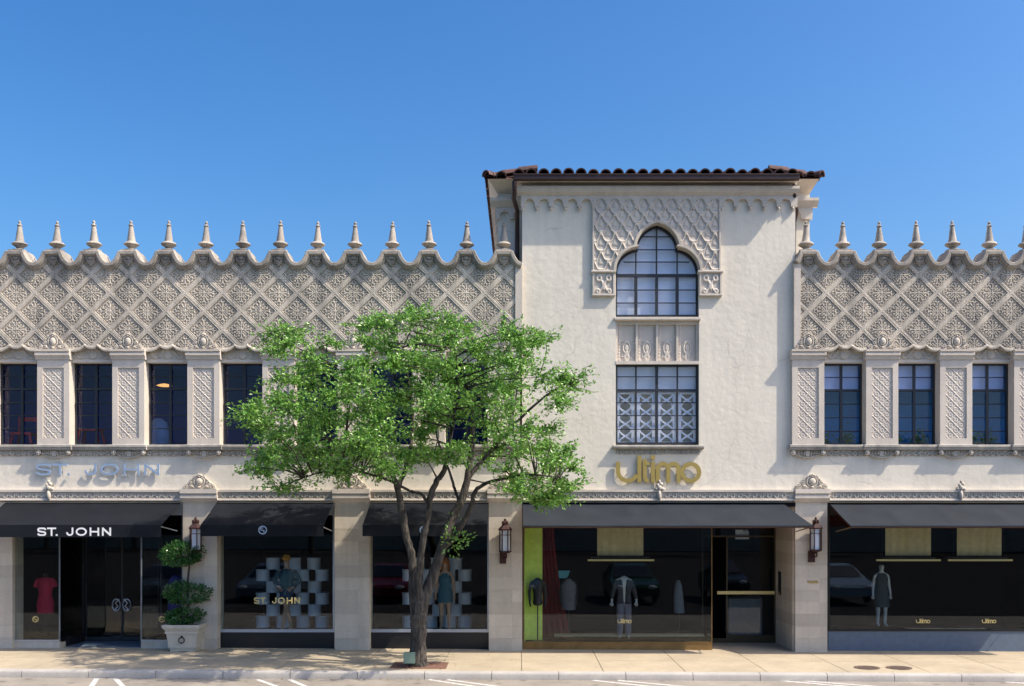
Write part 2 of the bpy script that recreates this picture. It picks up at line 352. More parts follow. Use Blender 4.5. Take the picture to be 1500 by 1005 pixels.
# ------------------------------------------------------------------ letters
def arc(cx, cz, rx, rz, a0, a1, n=10): return [(cx+rx*math.cos(R(a0+(a1-a0)*i/n)), cz+rz*math.sin(R(a0+(a1-a0)*i/n))) for i in range(n+1)]
SJ = [('S', 0, .122), ('T', .133, .255), ('.', .258, .27), ('J', .394, .489), ('O', .522, .672), ('H', .711, .839), ('N', .878, 1)]
def st_john(x0, z0, W, H, wd, y0, y1, mat_, parent, name='letter'):
    for ch, a, b in SJ:
        m = MB(); l = x0+a*W+wd/2; r = x0+b*W-wd/2; t = z0+H-wd/2; o = z0+wd/2; c = (l+r)/2; md = (o+t)/2; q = r-l; h = t-o
        if ch == 'S':
            pts = [(1,.76),(.95,.9),(.8,1),(.5,1.0),(.2,1),(.05,.92),(.0,.77),(.06,.62),(.22,.55),(.78,.45),(.94,.38),(1,.23),(.95,.08),(.8,0),(.5,0),(.2,0),(.05,.1),(0,.24)]
            m.stroke([(l+u*q, o+v*h) for u, v in pts], wd, y0, y1)
        elif ch == 'T':
            m.stroke([(l-wd/2, t), (r+wd/2, t)], wd, y0, y1); m.stroke([(c, z0), (c, t)], wd, y0-.0015, y1)
        elif ch == '.': m.box(c-wd*.55, c+wd*.55, y0, y1, z0, z0+wd*1.05)
        elif ch == 'J': m.stroke([(r, t+wd/2), (r, o+h*.34)]+arc(c, o+h*.34, q/2, h*.34, 0, -180, 10)[1:]+[(l, o+h*.42)], wd, y0, y1)
        elif ch == 'O': m.stroke(arc(c, md, q/2, h/2, 0, 345, 23), wd, y0, y1, True)
        elif ch == 'H':
            m.stroke([(l, z0), (l, z0+H)], wd, y0, y1); m.stroke([(r, z0), (r, z0+H)], wd, y0, y1); m.stroke([(l, md), (r, md)], wd, y0-.0015, y1)
        elif ch == 'N':
            m.stroke([(l, z0), (l, z0+H)], wd, y0, y1); m.stroke([(r, z0), (r, z0+H)], wd, y0, y1); m.stroke([(l, t), (r, o)], wd*1.1, y0-.0015, y1)
        m.build(name, mat_, parent)
def ultimo(x0, z0, k, y0, y1, mat_, parent, name='letter', wd=5.9):
    f = lambda p: [(x0+a*k, z0+b*k) for a, b in p]
    e = .0015
    G = {'u': [[(3.3, 31)]+arc(17.5, 17.5, 14.2, 14.2, 180, 338, 14)],
         'l': [[(34.5, 1), (34.5, 40)]],
         't': [[(42.5, 35)]+arc(48, 9.3, 5.5, 6.0, 180, 275, 5)],
         'i': [[(54.5, 0.5), (54.5, 31)], [(54.5, 34.5), (54.5, 40.5)]],
         'm': [[(61.5, 0.5)]+arc(69.2, 20.5, 7.7, 7.7, 180, 0, 8)+[(76.9, 0.5)], [(76.9, 20.5)]+arc(84.4, 20.5, 7.5, 7.7, 180, 0, 8)[1:]+[(91.9, 0.5)]],
         'o': [arc(109.6, 15.5, 12.5, 12.4, 0, 345, 23)]}
    for i, (c, ss) in enumerate(G.items()):
        m = MB()
        for j, s_ in enumerate(ss): m.stroke(f(s_), wd*k, y0-e*(i % 2)-e*2*j, y1, c == 'o')
        if c == 't': m.stroke(f([(42.5, 28.5), (49.5, 28.5)]), wd*k*.8, y0-e*3, y1)
        m.build(name, mat_, parent)
def emblem(cx, cz, r, y0, y1, mat_, parent, name='emblem'):
    m = MB(); m.stroke(arc(cx, cz, r, r, 0, 345, 23), r*.26, y0, y1, True)
    m.stroke(arc(cx-r*.1, cz+r*.25, r*.45, r*.32, 60, 270, 8)+arc(cx-r*.05, cz-r*.32, r*.45, r*.3, 90, -60, 6), r*.22, y0-.0015, y1)
    return m.build(name, mat_, parent)

# ------------------------------------------------------------------ ground
def sheet(name, x0, x1, y0, y1, dz, m, kind='structure'):
    o = MB().add([(x0, y0, gz(x0)+dz), (x1, y0, gz(x1)+dz), (x1, y1, gz(x1)+dz), (x0, y1, gz(x0)+dz)], [(0, 1, 2, 3)]).build(name, m)
    return tag(o, kind=kind)
YK = -3.24
MB().add([(-300, -600, -.16), (300, -600, -.16), (300, 300, -.16), (-300, 300, -.16)], [(0, 1, 2, 3)])
g = MB()
g.add([(-60, -9.6, gz(-60)-.15), (60, -9.6, gz(60)-.15), (60, YK, gz(60)-.15), (-60, YK, gz(-60)-.15)], [(0, 1, 2, 3)])
tag(g.build('road', M['road']), kind='structure')
g = MB(); g.add([(-400, -600, gz(-60)-.15), (-60, -600, gz(-60)-.15), (60, -600, gz(60)-.15), (400, -600, gz(60)-.15), (400, -9.6, gz(60)-.15), (60, -9.6, gz(60)-.15), (-60, -9.6, gz(-60)-.15), (-400, -9.6, gz(-60)-.15)],
                [(0, 1, 6, 7), (1, 2, 5, 6), (2, 3, 4, 5)])
tag(g.build('parking_lot', M['asphalt']), kind='structure')
g = MB(); g.add([(-400, -9.6, gz(-60)-.15), (-60, -9.6, gz(-60)-.15), (-60, 400, gz(-60)-.15), (-400, 400, gz(-60)-.15)], [(0, 1, 2, 3)])
g.add([(60, -9.6, gz(60)-.15), (400, -9.6, gz(60)-.15), (400, 400, gz(60)-.15), (60, 400, gz(60)-.15)], [(0, 1, 2, 3)])
g.add([(-60, 9, gz(-60)-.15), (60, 9, gz(60)-.15), (60, 400, gz(60)-.15), (-60, 400, gz(-60)-.15)], [(0, 1, 2, 3)])
tag(g.build('ground', M['asphalt']), kind='structure')
# sidewalk slabs over a joint bed
sheet('sidewalk_bed', -60, 60, YK+.16, 9, -.012, M['joint'])
g = MB(); sp = 1.67; x = CX-36*sp; gp = .007
while x < 60:
    a, b = x+gp, x+sp-gp
    for (y0, y1) in ((YK+.172, -1.53), (-1.516, 2.2)):
        g.hexa([(a, y0, gz(a)-.05), (b, y0, gz(b)-.05), (b, y1, gz(b)-.05), (a, y1, gz(a)-.05)],
               [(a, y0, gz(a)), (b, y0, gz(b)), (b, y1, gz(b)), (a, y1, gz(a))])
    x += sp
tag(g.build('sidewalk', M['sidewalk']), kind='structure')
g = MB(); x = -60.0; kp = 1.355
while x < 60:
    g.sweepx([(YK, -.2), (YK-.012, -.05), (YK+.005, -.018), (YK+.03, 0.0), (YK+.16, .004), (YK+.16, -.2)], x+.006, x+kp-.006, gz)
    x += kp
tag(g.build('kerb', M['kerb'], smooth=40), kind='structure')
# angled parking stripes, each laid between two ground points
g = MB()
def stripe(p0, p1, wd=.1):
    a = Vector(GP(*p0, -.146)); b = Vector(GP(*p1, -.146)); d = (b-a); b = a+d*2.2; d = d.normalized(); n_ = Vector((-d.y, d.x))*wd/2
    q = [a-n_, a+n_, b+n_, b-n_]
    g.add([(v.x, v.y, gz(v.x)-.146) for v in q], [(0, 1, 2, 3)])
for p0, p1 in [((142, 996.5), (136, 1005)), ((169, 996.5), (177, 1005)), ((377, 997), (399, 1005)), ((424, 997), (443, 1005)),
               ((628, 996), (690, 1005)), ((655, 996), (725, 1005)), ((868, 996), (958, 1005)), ((905, 996), (1010, 1005)),
               ((1128, 994), (1262, 1005)), ((1160, 994), (1310, 1005)), ((1420, 992), (1560, 1001)), ((1450, 992), (1600, 1001))]:
    stripe(p0, p1)
tag(g.build('road_marking', M['paint']), kind='structure')
TX, TY = GP(612, 976); 
sheet('tree_pit', TX-.55, TX+.62, TY-.42, TY+.5, .004, M['brick'])
for i, (px, py) in enumerate(((1270, 976), (1317, 976))):
    x, y = GP(px, py)
    m = MB(); m.lathe([(.02, .004), (.25, .004), (.265, .012), (.22, .012), (.215, .007), (.03, .007), (.02, .009)], (0, 0, 0), 24)
    for k in range(-4, 5): m.box(-math.sqrt(.2**2-(k*.045)**2), math.sqrt(.2**2-(k*.045)**2), k*.045-.008, k*.045+.008, .0065, .0115)
    o = m.build('manhole_cover', M['cover']); o.location = (x, y, gz(x))
    tag(o, ['round rusty utility cover in the sidewalk nearer the entrance pier', 'round rusty utility cover in the sidewalk farther from the entrance pier'][i], 'manhole cover', 'rusty utility covers in the sidewalk')

# ------------------------------------------------------------------ wings
def lump_cartouche(cx, z0, y, w_, h, mt, parent, name='cartouche'):
    m = MB()
    m.prism([(cx-w_*.5, z0), (cx+w_*.5, z0), (cx+w_*.5, z0+h*.2), (cx+w_*.40, z0+h*.36), (cx+w_*.34, z0+h*.40), (cx+w_*.30, z0+h*.56), (cx+w_*.2, z0+h*.68), (cx+w_*.12, z0+h*.9), (cx, z0+h*.97),
             (cx-w_*.12, z0+h*.9), (cx-w_*.2, z0+h*.68), (cx-w_*.30, z0+h*.56), (cx-w_*.34, z0+h*.40), (cx-w_*.40, z0+h*.36), (cx-w_*.5, z0+h*.2)], y-.012, y+.06)
    m.ell((cx, y-.02, z0+h*.47), (w_*.12, .055, h*.25), 14, 10); m.torus((cx, y-.025, z0+h*.47), w_*.165, .017, 'y', 20, 6, 1, h*.31/(w_*.165))
    for s_ in (-1, 1):
        def vol(px, pz, r, turns=1.4, a0=90, th=.016):       # a carved volute
            pts = []
            for i in range(15):
                t = i/14; a = R(a0+s_*360*turns*t); q = r*(1-.8*t); pts.append((cx+s_*px*w_+q*math.cos(a), y-.02-.012*t, z0+pz*h+q*math.sin(a)))
            m.tube(pts, [th*(1-.35*i/14) for i in range(15)], 6)
        vol(.42, .15, w_*.075); vol(.29, .40, w_*.07); vol(.155, .76, w_*.055)
        m.tube([(cx+s_*w_*.12, y-.02, z0+.02), (cx+s_*w_*.22, y-.035, z0+h*.16), (cx+s_*w_*.33, y-.02, z0+h*.1)], [.012, .028, .01], 6)
        m.tube([(cx+s_*w_*.2, y-.015, z0+h*.3), (cx+s_*w_*.25, y-.03, z0+h*.2), (cx+s_*w_*.36, y-.015, z0+h*.26)], [.01, .02, .008], 6)
        m.tube([(cx+s_*w_*.2, y-.015, z0+h*.55), (cx+s_*w_*.25, y-.03, z0+h*.6), (cx+s_*w_*.22, y-.015, z0+h*.7)], [.008, .018, .008], 6)
        for k in range(3): m.tube([(cx+s_*w_*.015*k, y-.015, z0+h*.78), (cx+s_*w_*(.02+.03*k), y-.04, z0+h*(.92-.03*k)), (cx+s_*w_*(.03+.045*k), y-.015, z0+h*(.99-.07*k))], [.01, .017, .006], 6)
    m.ell((cx, y-.025, z0+h*.8), (w_*.05, .035, h*.06), 8, 6); m.ell((cx, y-.025, z0+h*.12), (w_*.07, .035, h*.07), 8, 6)
    return m.build(name, mt, parent, smooth=45)

FIN = [(.166, 0), (.166, .03), (.11, .04), (.075, .06), (.07, .075), (.10, .1), (.155, .135), (.176, .155), (.176, .165), (.15, .2), (.11, .215), (.098, .225), (.072, .4), (.045, .585), (.062, .592), (.064, .607), (.04, .62), (.024, .64), (.03, .66), (.036, .68), (.028, .70), (.012, .715)]
NB = []   # bays, collected for interiors
PH = .855
ZC = PZ(429.2, -.08)
def diamond(xk, P):
    def f(X, Z):
        u = (X-xk)/P; v = (Z-ZC)/PH
        p = u+v; q = u-v
        a = p+.5-np.floor(p+.5)-.5; b = q+.5-np.floor(q+.5)-.5
        A = np.abs(a); B = np.abs(b); mx = np.maximum(A, B); mn = np.minimum(A, B)
        bar = sm(.400, .408, mx)*.042 - sm(.427, .434, mx)*sm(.462, .455, mx)*.006
        s_ = np.abs(a+b)/1.0; t_ = np.abs(a-b)/1.0      # axis aligned, 0..~.77
        hi = np.maximum(s_, t_); lo = np.minimum(s_, t_)
        # ornament: cross, leaves, curled border
        cross = sm(.055, .035, lo)*sm(.52, .47, hi)*sm(.05, .09, hi)
        leaf = sm(.05, .03, np.abs(lo-.13-.05*np.sin(hi*22)))*sm(.44, .40, hi)*sm(.16, .2, hi)
        diag = sm(.045, .028, mn)*sm(.29, .26, mx)*sm(.05, .09, mx)
        dots = sm(.05, .03, np.hypot(mx-.25, mn-.10))
        brd = sm(.03, .018, np.abs(mx-.335-.018*np.cos(mn*42)))
        ctr = sm(.07, .05, np.hypot(a, b))
        cor = sm(.04, .025, np.hypot(mx-.27, mn-.22))
        orn = np.maximum.reduce([cross*.9, leaf, diag*.85, dots, brd*.8, ctr, cor])*.035*sm(.395, .38, mx)
        return np.where(mx > .400, bar, orn)-.012
    return f

def lattice_panel(name, x0, x1, z0, z1, y, parent):
    cw = (x1-x0)/2.0*1.0; ch = cw*1.0
    def f(X, Z):
        u = (X-x0)/cw; v = (Z-z1)/ch
        p = u+v; q = u-v
        a = np.abs(p-np.floor(p+.5)); b = np.abs(q-np.floor(q+.5)); mx = np.maximum(a, b); mn = np.minimum(a, b)
        rib = np.maximum(sm(.07, .04, np.abs(mx-.5)), 0)*.012
        orn = np.maximum.reduce([sm(.09, .05, np.abs(np.hypot(a, b)-.2)), sm(.08, .05, np.hypot(a, b)), sm(.06, .04, np.hypot(mx-.34, mn))])*.007
        return np.maximum(rib, orn)
    return relief(name, x0, x1, z0, z1, .009, f, y, M['panel'], parent, skirt=.0)

def steel_window(parent, x0, x1, z0, z1, y, cols, rows, transom=None, fr=.045, bar=.016, blind=0.0, mat_g=None, heavy_mid=True, name='window'):
    wn = MB()
    wn.box(x0, x0+fr, y-.03, y+.03, z0, z1); wn.box(x1-fr, x1, y-.03, y+.03, z0, z1)
    wn.box(x0+fr, x1-fr, y-.028, y+.03, z0, z0+fr); wn.box(x0+fr, x1-fr, y-.028, y+.03, z1-fr*.8, z1)
    W = wn.build(name, M['steel'], parent)
    mb = MB()
    for i in range(1, cols):
        xx = x0+(x1-x0)*i/cols; b = bar*1.9 if (heavy_mid and i*2 == cols) else bar
        mb.box(xx-b, xx+b, y-.022-.002*(i % 2), y+.012, z0+fr, z1-fr*.8)
    for i, zz in enumerate(rows): mb.box(x0+fr, x1-fr, y-.016, y+.010, zz-bar*.65, zz+bar*.65)
    if transom: mb.box(x0+fr, x1-fr, y-.026, y+.014, transom-bar*1.7, transom+bar*1.7)
    mb.build('muntins', M['steel'], W)
    MB().box(x0+fr*.6, x1-fr*.6, y+.016, y+.022, z0+fr*.5, z1-fr*.5).build('pane', mat_g or M['upglass'], W)
    if blind:
        bl = MB(); zz = z1-fr; 
        while zz > z1-blind:
            bl.hexa([(x0+fr, y+.10, zz-.02), (x1-fr, y+.10, zz-.02), (x1-fr, y+.118, zz-.018), (x0+fr, y+.118, zz-.018)],
                    [(x0+fr, y+.112, zz+.012), (x1-fr, y+.112, zz+.012), (x1-fr, y+.13, zz+.014), (x0+fr, y+.13, zz+.014)]); zz -= .03
        bl.box(x0+fr, x1-fr, y+.095, y+.125, z1-blind-.035, z1-blind-.012)
        bl.build('blind', M['blind'], W)
    return W

def ornament_band(name, x0, x1, z0, z1, y, parent, p=.16, h=.03, step=.011):
    zc = (z0+z1)/2; hh = (z1-z0)/2
    def f(X, Z):
        u = (X/p) % 1.0; v = (Z-zc)/hh
        r1 = np.abs(np.hypot((u-.35)*2.4, v)-.62); sp_ = sm(.26, .1, r1)*(1-.0*u)
        d = sm(.35, .15, np.hypot((u-.86)*3.2, v*.75))
        st = sm(.16, .06, np.abs(v-.75*np.sin((u-.1)*6.283)))
        return np.maximum.reduce([sp_, d, st*.7])*h*sm(1.0, .85, np.abs(v))
    return relief(name, x0, x1, z0, z1, step, f, y, M['stone'], parent)

def course_pier(parent, x0, x1, zb, zt, y0, y1, name='pier'):
    m = MB(); z = zb; c = .285
    zs = [zb-.3]; z = math.ceil(zb/c)*c
    if z-zb < .1: z += c
    while z < zt-.1: zs.append(z); z += c
    zs.append(zt)
    for i in range(len(zs)-1): m.box(x0, x1, y0, y1, zs[i]+(.004 if i else 0), zs[i+1]-(.004 if i < len(zs)-2 else 0))
    m.box(x0+.006, x1-.006, y0+.006, y1-.006, zb, zt-.01)
    return m.build(name, M['ashlar'], parent)

ZLED, ZLB = PZ(651.5, -.1), PZ(659, -.1)
def build_wing(label, x_end, side, xk0, P2, npil, sgn, xa, xb):
    """upper storey of one wing. xk0: node next to the tower; sgn: direction away from it"""
    P = P2/2
    W = thing('shop_building', label, 'building', ((xa+xb)/2, 0, 0))
    global WOFF
    ZT, ZV = PZ(368.5, -.12), PZ(385.5, -.12)
    lo, hi = min(xa, xb), max(xa, xb)
    def ztop(x):
        d = abs((x-xk0)/P-round((x-xk0)/P))*P
        if d < .215: return ZT
        t = (d-.215)/(P/2-.215)
        return ZV+(ZT-ZV)*(1-t)**2.3
    def ztopv(X):
        d = np.abs((X-xk0)/P-np.round((X-xk0)/P))*P; t = np.clip((d-.215)/(P/2-.215), 0, 1); return ZV+(ZT-ZV)*(1-t)**2.3
    ZB = PZ(515.5, -.08); ZN = PZ(508.0, -.08)
    def zbot(X):
        d = np.abs((X-xk0)/P2-np.round((X-xk0)/P2))*P2         # distance from pilaster centre, 0..P2/2
        t = P2/2-d                                             # from bay centre
        lobe = ZN-.062*np.sqrt(np.clip(1-(t/.135)**2, 0, 1))
        arm = ZN-(ZN-ZB)*np.sin(np.clip((t-.135)/.24, 0, 1)*PI/2)
        return np.where(t < .135, lobe, arm)
    # walls behind everything
    wl = MB()
    wl.box(max(lo, XT1+.001) if sgn > 0 else lo, hi, .0, .3, PZ(736), ZLB)                                       # sign band wall
    wl.box(lo, hi, .02, .35, PZ(531.5, .02), PZ(505))                          # over the windows
    wl.build('wall', M['stucco'], W)
    pw = MB(); xs = np.linspace(lo, hi, int((hi-lo)/.04)+1)
    n = len(xs); bot = [ (x, float(zbot(np.array([x]))[0])+.03) for x in xs]; top = [(x, ztop(x)-.05) for x in xs]
    vs = []; fs = []
    for i, x in enumerate(xs):
        vs += [(x, -.075, bot[i][1]), (x, -.075, top[i][1]), (x, .28, top[i][1]), (x, .28, bot[i][1])]
        if i: a = 4*(i-1); b = 4*i; fs += [(a, b, b+1, a+1), (a+1, b+1, b+2, a+2), (a+2, b+2, b+3, a+3), (a+3, b+3, b, a)]
    fs += [(0, 1, 2, 3), (4*n-4, 4*n-1, 4*n-2, 4*n-3)]
    pw.add(vs, fs); pw.build('parapet', M['frieze'], W)
    relief('diamond_frieze', lo, hi, ZB-.02, ZT-.02, .0098, diamond(xk0, P), -.078, M['frieze'], W,
           keepf=lambda X, Z: (Z > zbot(X)+.02) & (Z < ztopv(X)-.05), skirt=0, smooth=False)
    # scalloped lower border
    bm_ = MB(); pr = []
    xs2 = np.linspace(lo, hi, int((hi-lo)/.02)+1); zb = zbot(xs2)
    vs = []; fs = []
    for i, x in enumerate(xs2):
        vs += [(x, -.125, zb[i]), (x, -.135, zb[i]+.035), (x, -.115, zb[i]+.075), (x, .0, zb[i]+.085), (x, .0, zb[i])]
        if i: a = 5*(i-1); b = 5*i; fs += [(a+k, b+k, b+(k+1) % 5, a+(k+1) % 5) for k in range(5)]
    bm_.add(vs, fs); bm_.build('scalloped_edge', M['frieze'], W, smooth=50)
    # coping
    # the moulding keeps its thickness square to the curve it follows
    cp = MB(); prof = [(-.07, -.165), (-.125, -.155), (-.135, -.125), (-.175, -.115), (-.185, -.10), (-.21, -.092), (-.218, -.075), (-.218, -.012), (-.205, 0), (.32, 0), (.32, -.10), (-.07, -.11)]
    n = int((hi-lo)/.0195); xs3 = [lo+(hi-lo)*i/n for i in range(n+1)]; zs3 = [ztop(x) for x in xs3]; m_ = len(prof); vs = []
    for i, x in enumerate(xs3):
        a = max(0, i-3); b = min(n, i+3); tx, tz = xs3[b]-xs3[a], zs3[b]-zs3[a]; L_ = math.hypot(tx, tz); nx_, nz_ = -tz/L_, tx/L_
        vs += [(x+nx_*q, y, zs3[i]+nz_*q) for y, q in prof]
    fs = [(i*m_+k, i*m_+(k+1) % m_, (i+1)*m_+(k+1) % m_, (i+1)*m_+k) for i in range(n) for k in range(m_)]+[tuple(range(m_)), tuple(range(n*m_+m_-1, n*m_-1, -1))]
    cp.add(vs, fs); cp.build('coping', M['coping'], W, smooth=24)
    # pedestals, brackets and finials
    k = 0; proto = None; locs = []
    x = xk0
    while lo-.2 < x < hi+.2: locs.append(x); x += sgn*P
    ped = None
    for x in locs:
        m = MB(); m.prism([(x-.165, ZT+.05), (x-.172, ZT+.03), (x-.205, ZT+.004), (x-.205, ZT-.02), (x+.205, ZT-.02), (x+.205, ZT+.004), (x+.172, ZT+.03), (x+.165, ZT+.05)], -.14, .40); m.prism([(x-.205, ZT-.021), (x-.30, ZT-.17), (x+.30, ZT-.17), (x+.205, ZT-.021)], .1, .40)
        m.ell((x, -.13, ZT-.155), (.085, .045, .05)); m.torus((x, -.14, ZT-.15), .1, .018, 'y', 16, 6, 1, .9); m.ell((x, -.11, ZT-.235), (.13, .045, .035)); m.ell((x, -.105, ZT-.275), (.09, .04, .03)); m.ell((x, -.1, ZT-.31), (.04, .035, .035))
        m.build('pedestal', M['coping'], W, smooth=35)
        f = MB(); f.lathe([(r_*random.uniform(.97, 1.03), z_) for r_, z_ in FIN], (0, 0, 0), 16); ax, ay, kz = random.gauss(0, .010), random.gauss(0, .010), random.uniform(.975, 1.02); f.v = [(x+a+c*ax, .07+b+c*ay, ZT+.05+c*kz) for a, b, c in f.v]; f.build('finial', M['coping'], W, smooth=40)
    # pilasters
    pcs = []; x = xk0
    while lo < x-.2 and x+.2 < hi: pcs.append(x); x += sgn*P2
    zc0, zc1 = PZ(527, -.12), PZ(512.5, -.12)
    for j, x in enumerate(pcs):
        hw = .375
        pl = MB(); y0 = -.12
        px0, px1 = x-.245, x+.245; pz0, pz1 = PZ(642, y0), PZ(538.5, y0)
        pl.box(x-hw, px0, y0, .24, ZLED-.01, zc0); pl.box(px1, x+hw, y0, .24, ZLED-.01, zc0)
        pl.box(px0, px1, y0, .24, ZLED-.01, pz0); pl.box(px0, px1, y0, .24, pz1, zc0); pl.box(px0, px1, y0+.035, .24, pz0, pz1)
        p = pl.build('pilaster', M['panel'], W)
        lattice_panel('lattice_panel', px0+.002, px1-.002, pz0+.002, pz1-.002, y0+.033, p)
        cp = MB()
        cp.sweepx([(.05, zc0), (-.135, zc0), (-.15, zc0+.02), (-.15, zc0+.05), (-.165, zc0+.065), (-.195, zc0+.10), (-.195, zc0+.15), (-.175, zc0+.165), (-.21, zc0+.19), (-.21, zc1), (.05, zc1)], x-hw-.03, x+hw+.03)
        cp.build('capital', M['panel'], p)
        lump_cartouche(x, zc1, -.12, .66, .40, M['stone'], p)
        br = MB()   # carved swag under the ledge
        br.prism([(x-.36, ZLB-.003), (x-.33, ZLB-.07), (x-.22, ZLB-.13), (x-.1, ZLB-.175), (x+.1, ZLB-.175), (x+.22, ZLB-.13), (x+.33, ZLB-.07), (x+.36, ZLB-.003)], -.045, .0)
        for s_ in (-1, 1):
            br.torus((x+s_*.345, -.12, ZLB-.065), .042, .016, 'y', 14, 6); br.ell((x+s_*.345, -.08, ZLB-.065), (.04, .075, .04), 10, 8)
            for k in range(4):
                q = s_*(.07+.065*k); br.tube([(x+q, -.04, ZLB-.01), (x+q*1.06+s_*.01, -.085+.008*k, ZLB-.075), (x+q*.88, -.04, ZLB-.16+.022*k)], [.012, .026, .01], 6)
        br.prism([(x-.055, ZLB-.02), (x-.045, ZLB-.15), (x+.045, ZLB-.15), (x+.055, ZLB-.02)], -.085, -.04)
        br.tube([(x-.3, -.05, ZLB-.09), (x-.15, -.075, ZLB-.165), (x, -.085, ZLB-.18), (x+.15, -.075, ZLB-.165), (x+.3, -.05, ZLB-.09)], .014, 6)
        br.build('bracket', M['stone'], p, smooth=45)
    # ledge
    lg = MB(); prof = [(.3, ZLB), (-.07, ZLB), (-.09, ZLB+.02), (-.09, ZLB+.05), (-.115, ZLB+.065), (-.115, ZLED-.012), (-.10, ZLED), (.3, ZLED)]
    lg.sweepx(prof, lo, hi)
    for x in pcs: lg.sweepx([(y-.062 if y < 0 else -.05, z+(-.0 if z > ZLB+.01 else -.004)) for y, z in prof], x-.43, x+.43)
    lg.build('ledge', M['sillstone'], W)
    ornament_band('ledge_ornament', lo, hi, PZ(669), ZLB-.004, -.004, W, .14, .04)
    # windows and carved heads
    mids = [(pcs[j]+pcs[j+1])/2 for j in range(len(pcs)-1)]
    end = pcs[-1]+sgn*P2/2
    if lo < end-.3 and end+.3 < hi: mids.append(end)
    wz0, wz1 = ZLED, PZ(533, .2)
    for j, x in enumerate(mids):
        hw = P2/2-.375
        T = PZ(572, .2)
        if sgn > 0: steel_window(W, x-hw, x+hw, wz0, wz1, .2, 2, [PZ(q, .2) for q in (553, 592, 612, 632)], T, blind=.60)
        else: steel_window(W, x-hw, x+hw, wz0, wz1, .2, 2, [PZ(q, .2) for q in (551, 590, 609, 628)], PZ(570, .2))
        hm = MB(); hm.box(x-hw, x+hw, .0, .25, wz1, wz1+.07); hm.build('lintel', M['panel'], W)
        zc = (wz1+.07+ZB+.09)/2; hh = (ZB+.13-wz1-.07)/2
        def f(X, Z, x=x, zc=zc, hh=hh):
            u = np.abs(X-x); v = (Z-zc)/hh
            r = np.hypot(u/.12, v*.9)
            return np.maximum.reduce([sm(.9, .6, r), sm(.3, .1, np.abs(v-.6*np.sin(u*16)))*.8, sm(.35, .15, np.hypot((u % .13-.065)/.06, v+.4))*.7])*.03
        relief('head_ornament', x-hw, x+hw, wz1+.07, ZB+.12, .012, f, .015, M['stone'], W)
    # cornice over the shops
    build_cornice(W, lo, hi, [])
    # roof and back
    rf = MB(); rf.box(lo, hi, .285, 9, 8.75, 8.95); rf.box(lo, hi, 8.8, 9, -.3, 8.75)
    rf.box(lo, lo+.2, .36, 8.8, -.3, 8.75) if sgn < 0 else rf.box(hi-.2, hi, .36, 8.8, -.3, 8.75)
    rf.build('roof', M['stucco'], W)
    # upper room, back wall set close and coloured as the mirrored sky
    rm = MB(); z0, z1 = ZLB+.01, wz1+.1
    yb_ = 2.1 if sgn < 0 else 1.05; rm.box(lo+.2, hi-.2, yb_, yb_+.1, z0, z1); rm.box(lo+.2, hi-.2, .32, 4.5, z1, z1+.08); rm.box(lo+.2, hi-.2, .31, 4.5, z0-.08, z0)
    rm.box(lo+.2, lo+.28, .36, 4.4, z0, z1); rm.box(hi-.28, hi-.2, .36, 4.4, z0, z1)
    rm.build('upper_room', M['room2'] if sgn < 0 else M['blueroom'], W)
    return W, pcs, mids, W

CZ0, CZ1 = PZ(733.5), PZ(717.5)
def build_cornice(W, lo, hi, drops):
    m = MB(); h = CZ1-CZ0
    m.sweepx([(0, CZ1), (-.10, CZ1), (-.10, CZ1-.05), (-.07, CZ1-.065), (-.05, CZ1-.075), (-.05, CZ0+.05), (-.075, CZ0+.045), (-.09, CZ0+.03), (-.09, CZ0), (0, CZ0)], lo, hi)
    m.build('cornice', M['panel'], W)
    ornament_band('cornice_ornament', lo, hi, CZ0+.045, CZ1-.07, -.048, W, .17, .03)

XT0, XT1 = PX(765), PX(1165)
SHIFTL = -0.19
WL, pcsL, midsL, _ = build_wing('two storey shop wing left of the tower, behind the street tree', 0, -1, SHIFTL, 1.751, 8, -1, -15.0, XT0)
WR, pcsR, midsR, _ = build_wing('two storey shop wing right of the tower with blinds upstairs', 0, 1, 6.91, 1.725, 5, 1, XT1-.06, 15.0)
# upright strips that close the friezes against the tower
for W, a, b in ((WL, XT0-.16, XT0-.001), (WR, XT1-.062, XT1+.09)):
    MB().box(a, b, -.13, .25, PZ(514), PZ(388)).build('corner_strip', M['panel'], W)

# ------------------------------------------------------------------ tower
T = thing('tower_building', 'three storey stucco tower bay with pointed arch window and tiled roof', 'building', ((XT0+XT1)/2, 0, 0))
WX0, WX1 = PX(902, .0), PX(1024, .0)
AZ = PZ(397); AC = (WX0+WX1)/2
tw = MB()
zt, zb_, zlo = PZ(262), PZ(652), PZ(736)
tw.box(XT0, WX0, 0, .3, zlo, zt); tw.box(WX1, XT1, 0, .3, zlo, zt); tw.box(WX0, WX1, 0, .3, zlo, zb_); tw.box(WX0, WX1, 0, .3, PZ(326), zt)
tw.box(XT0, XT0+.3, .3, .65, 3.5, zt); tw.box(XT1-.3, XT1, .3, .65, 3.5, zt)
tw.build('wall', M['stucco'], T)
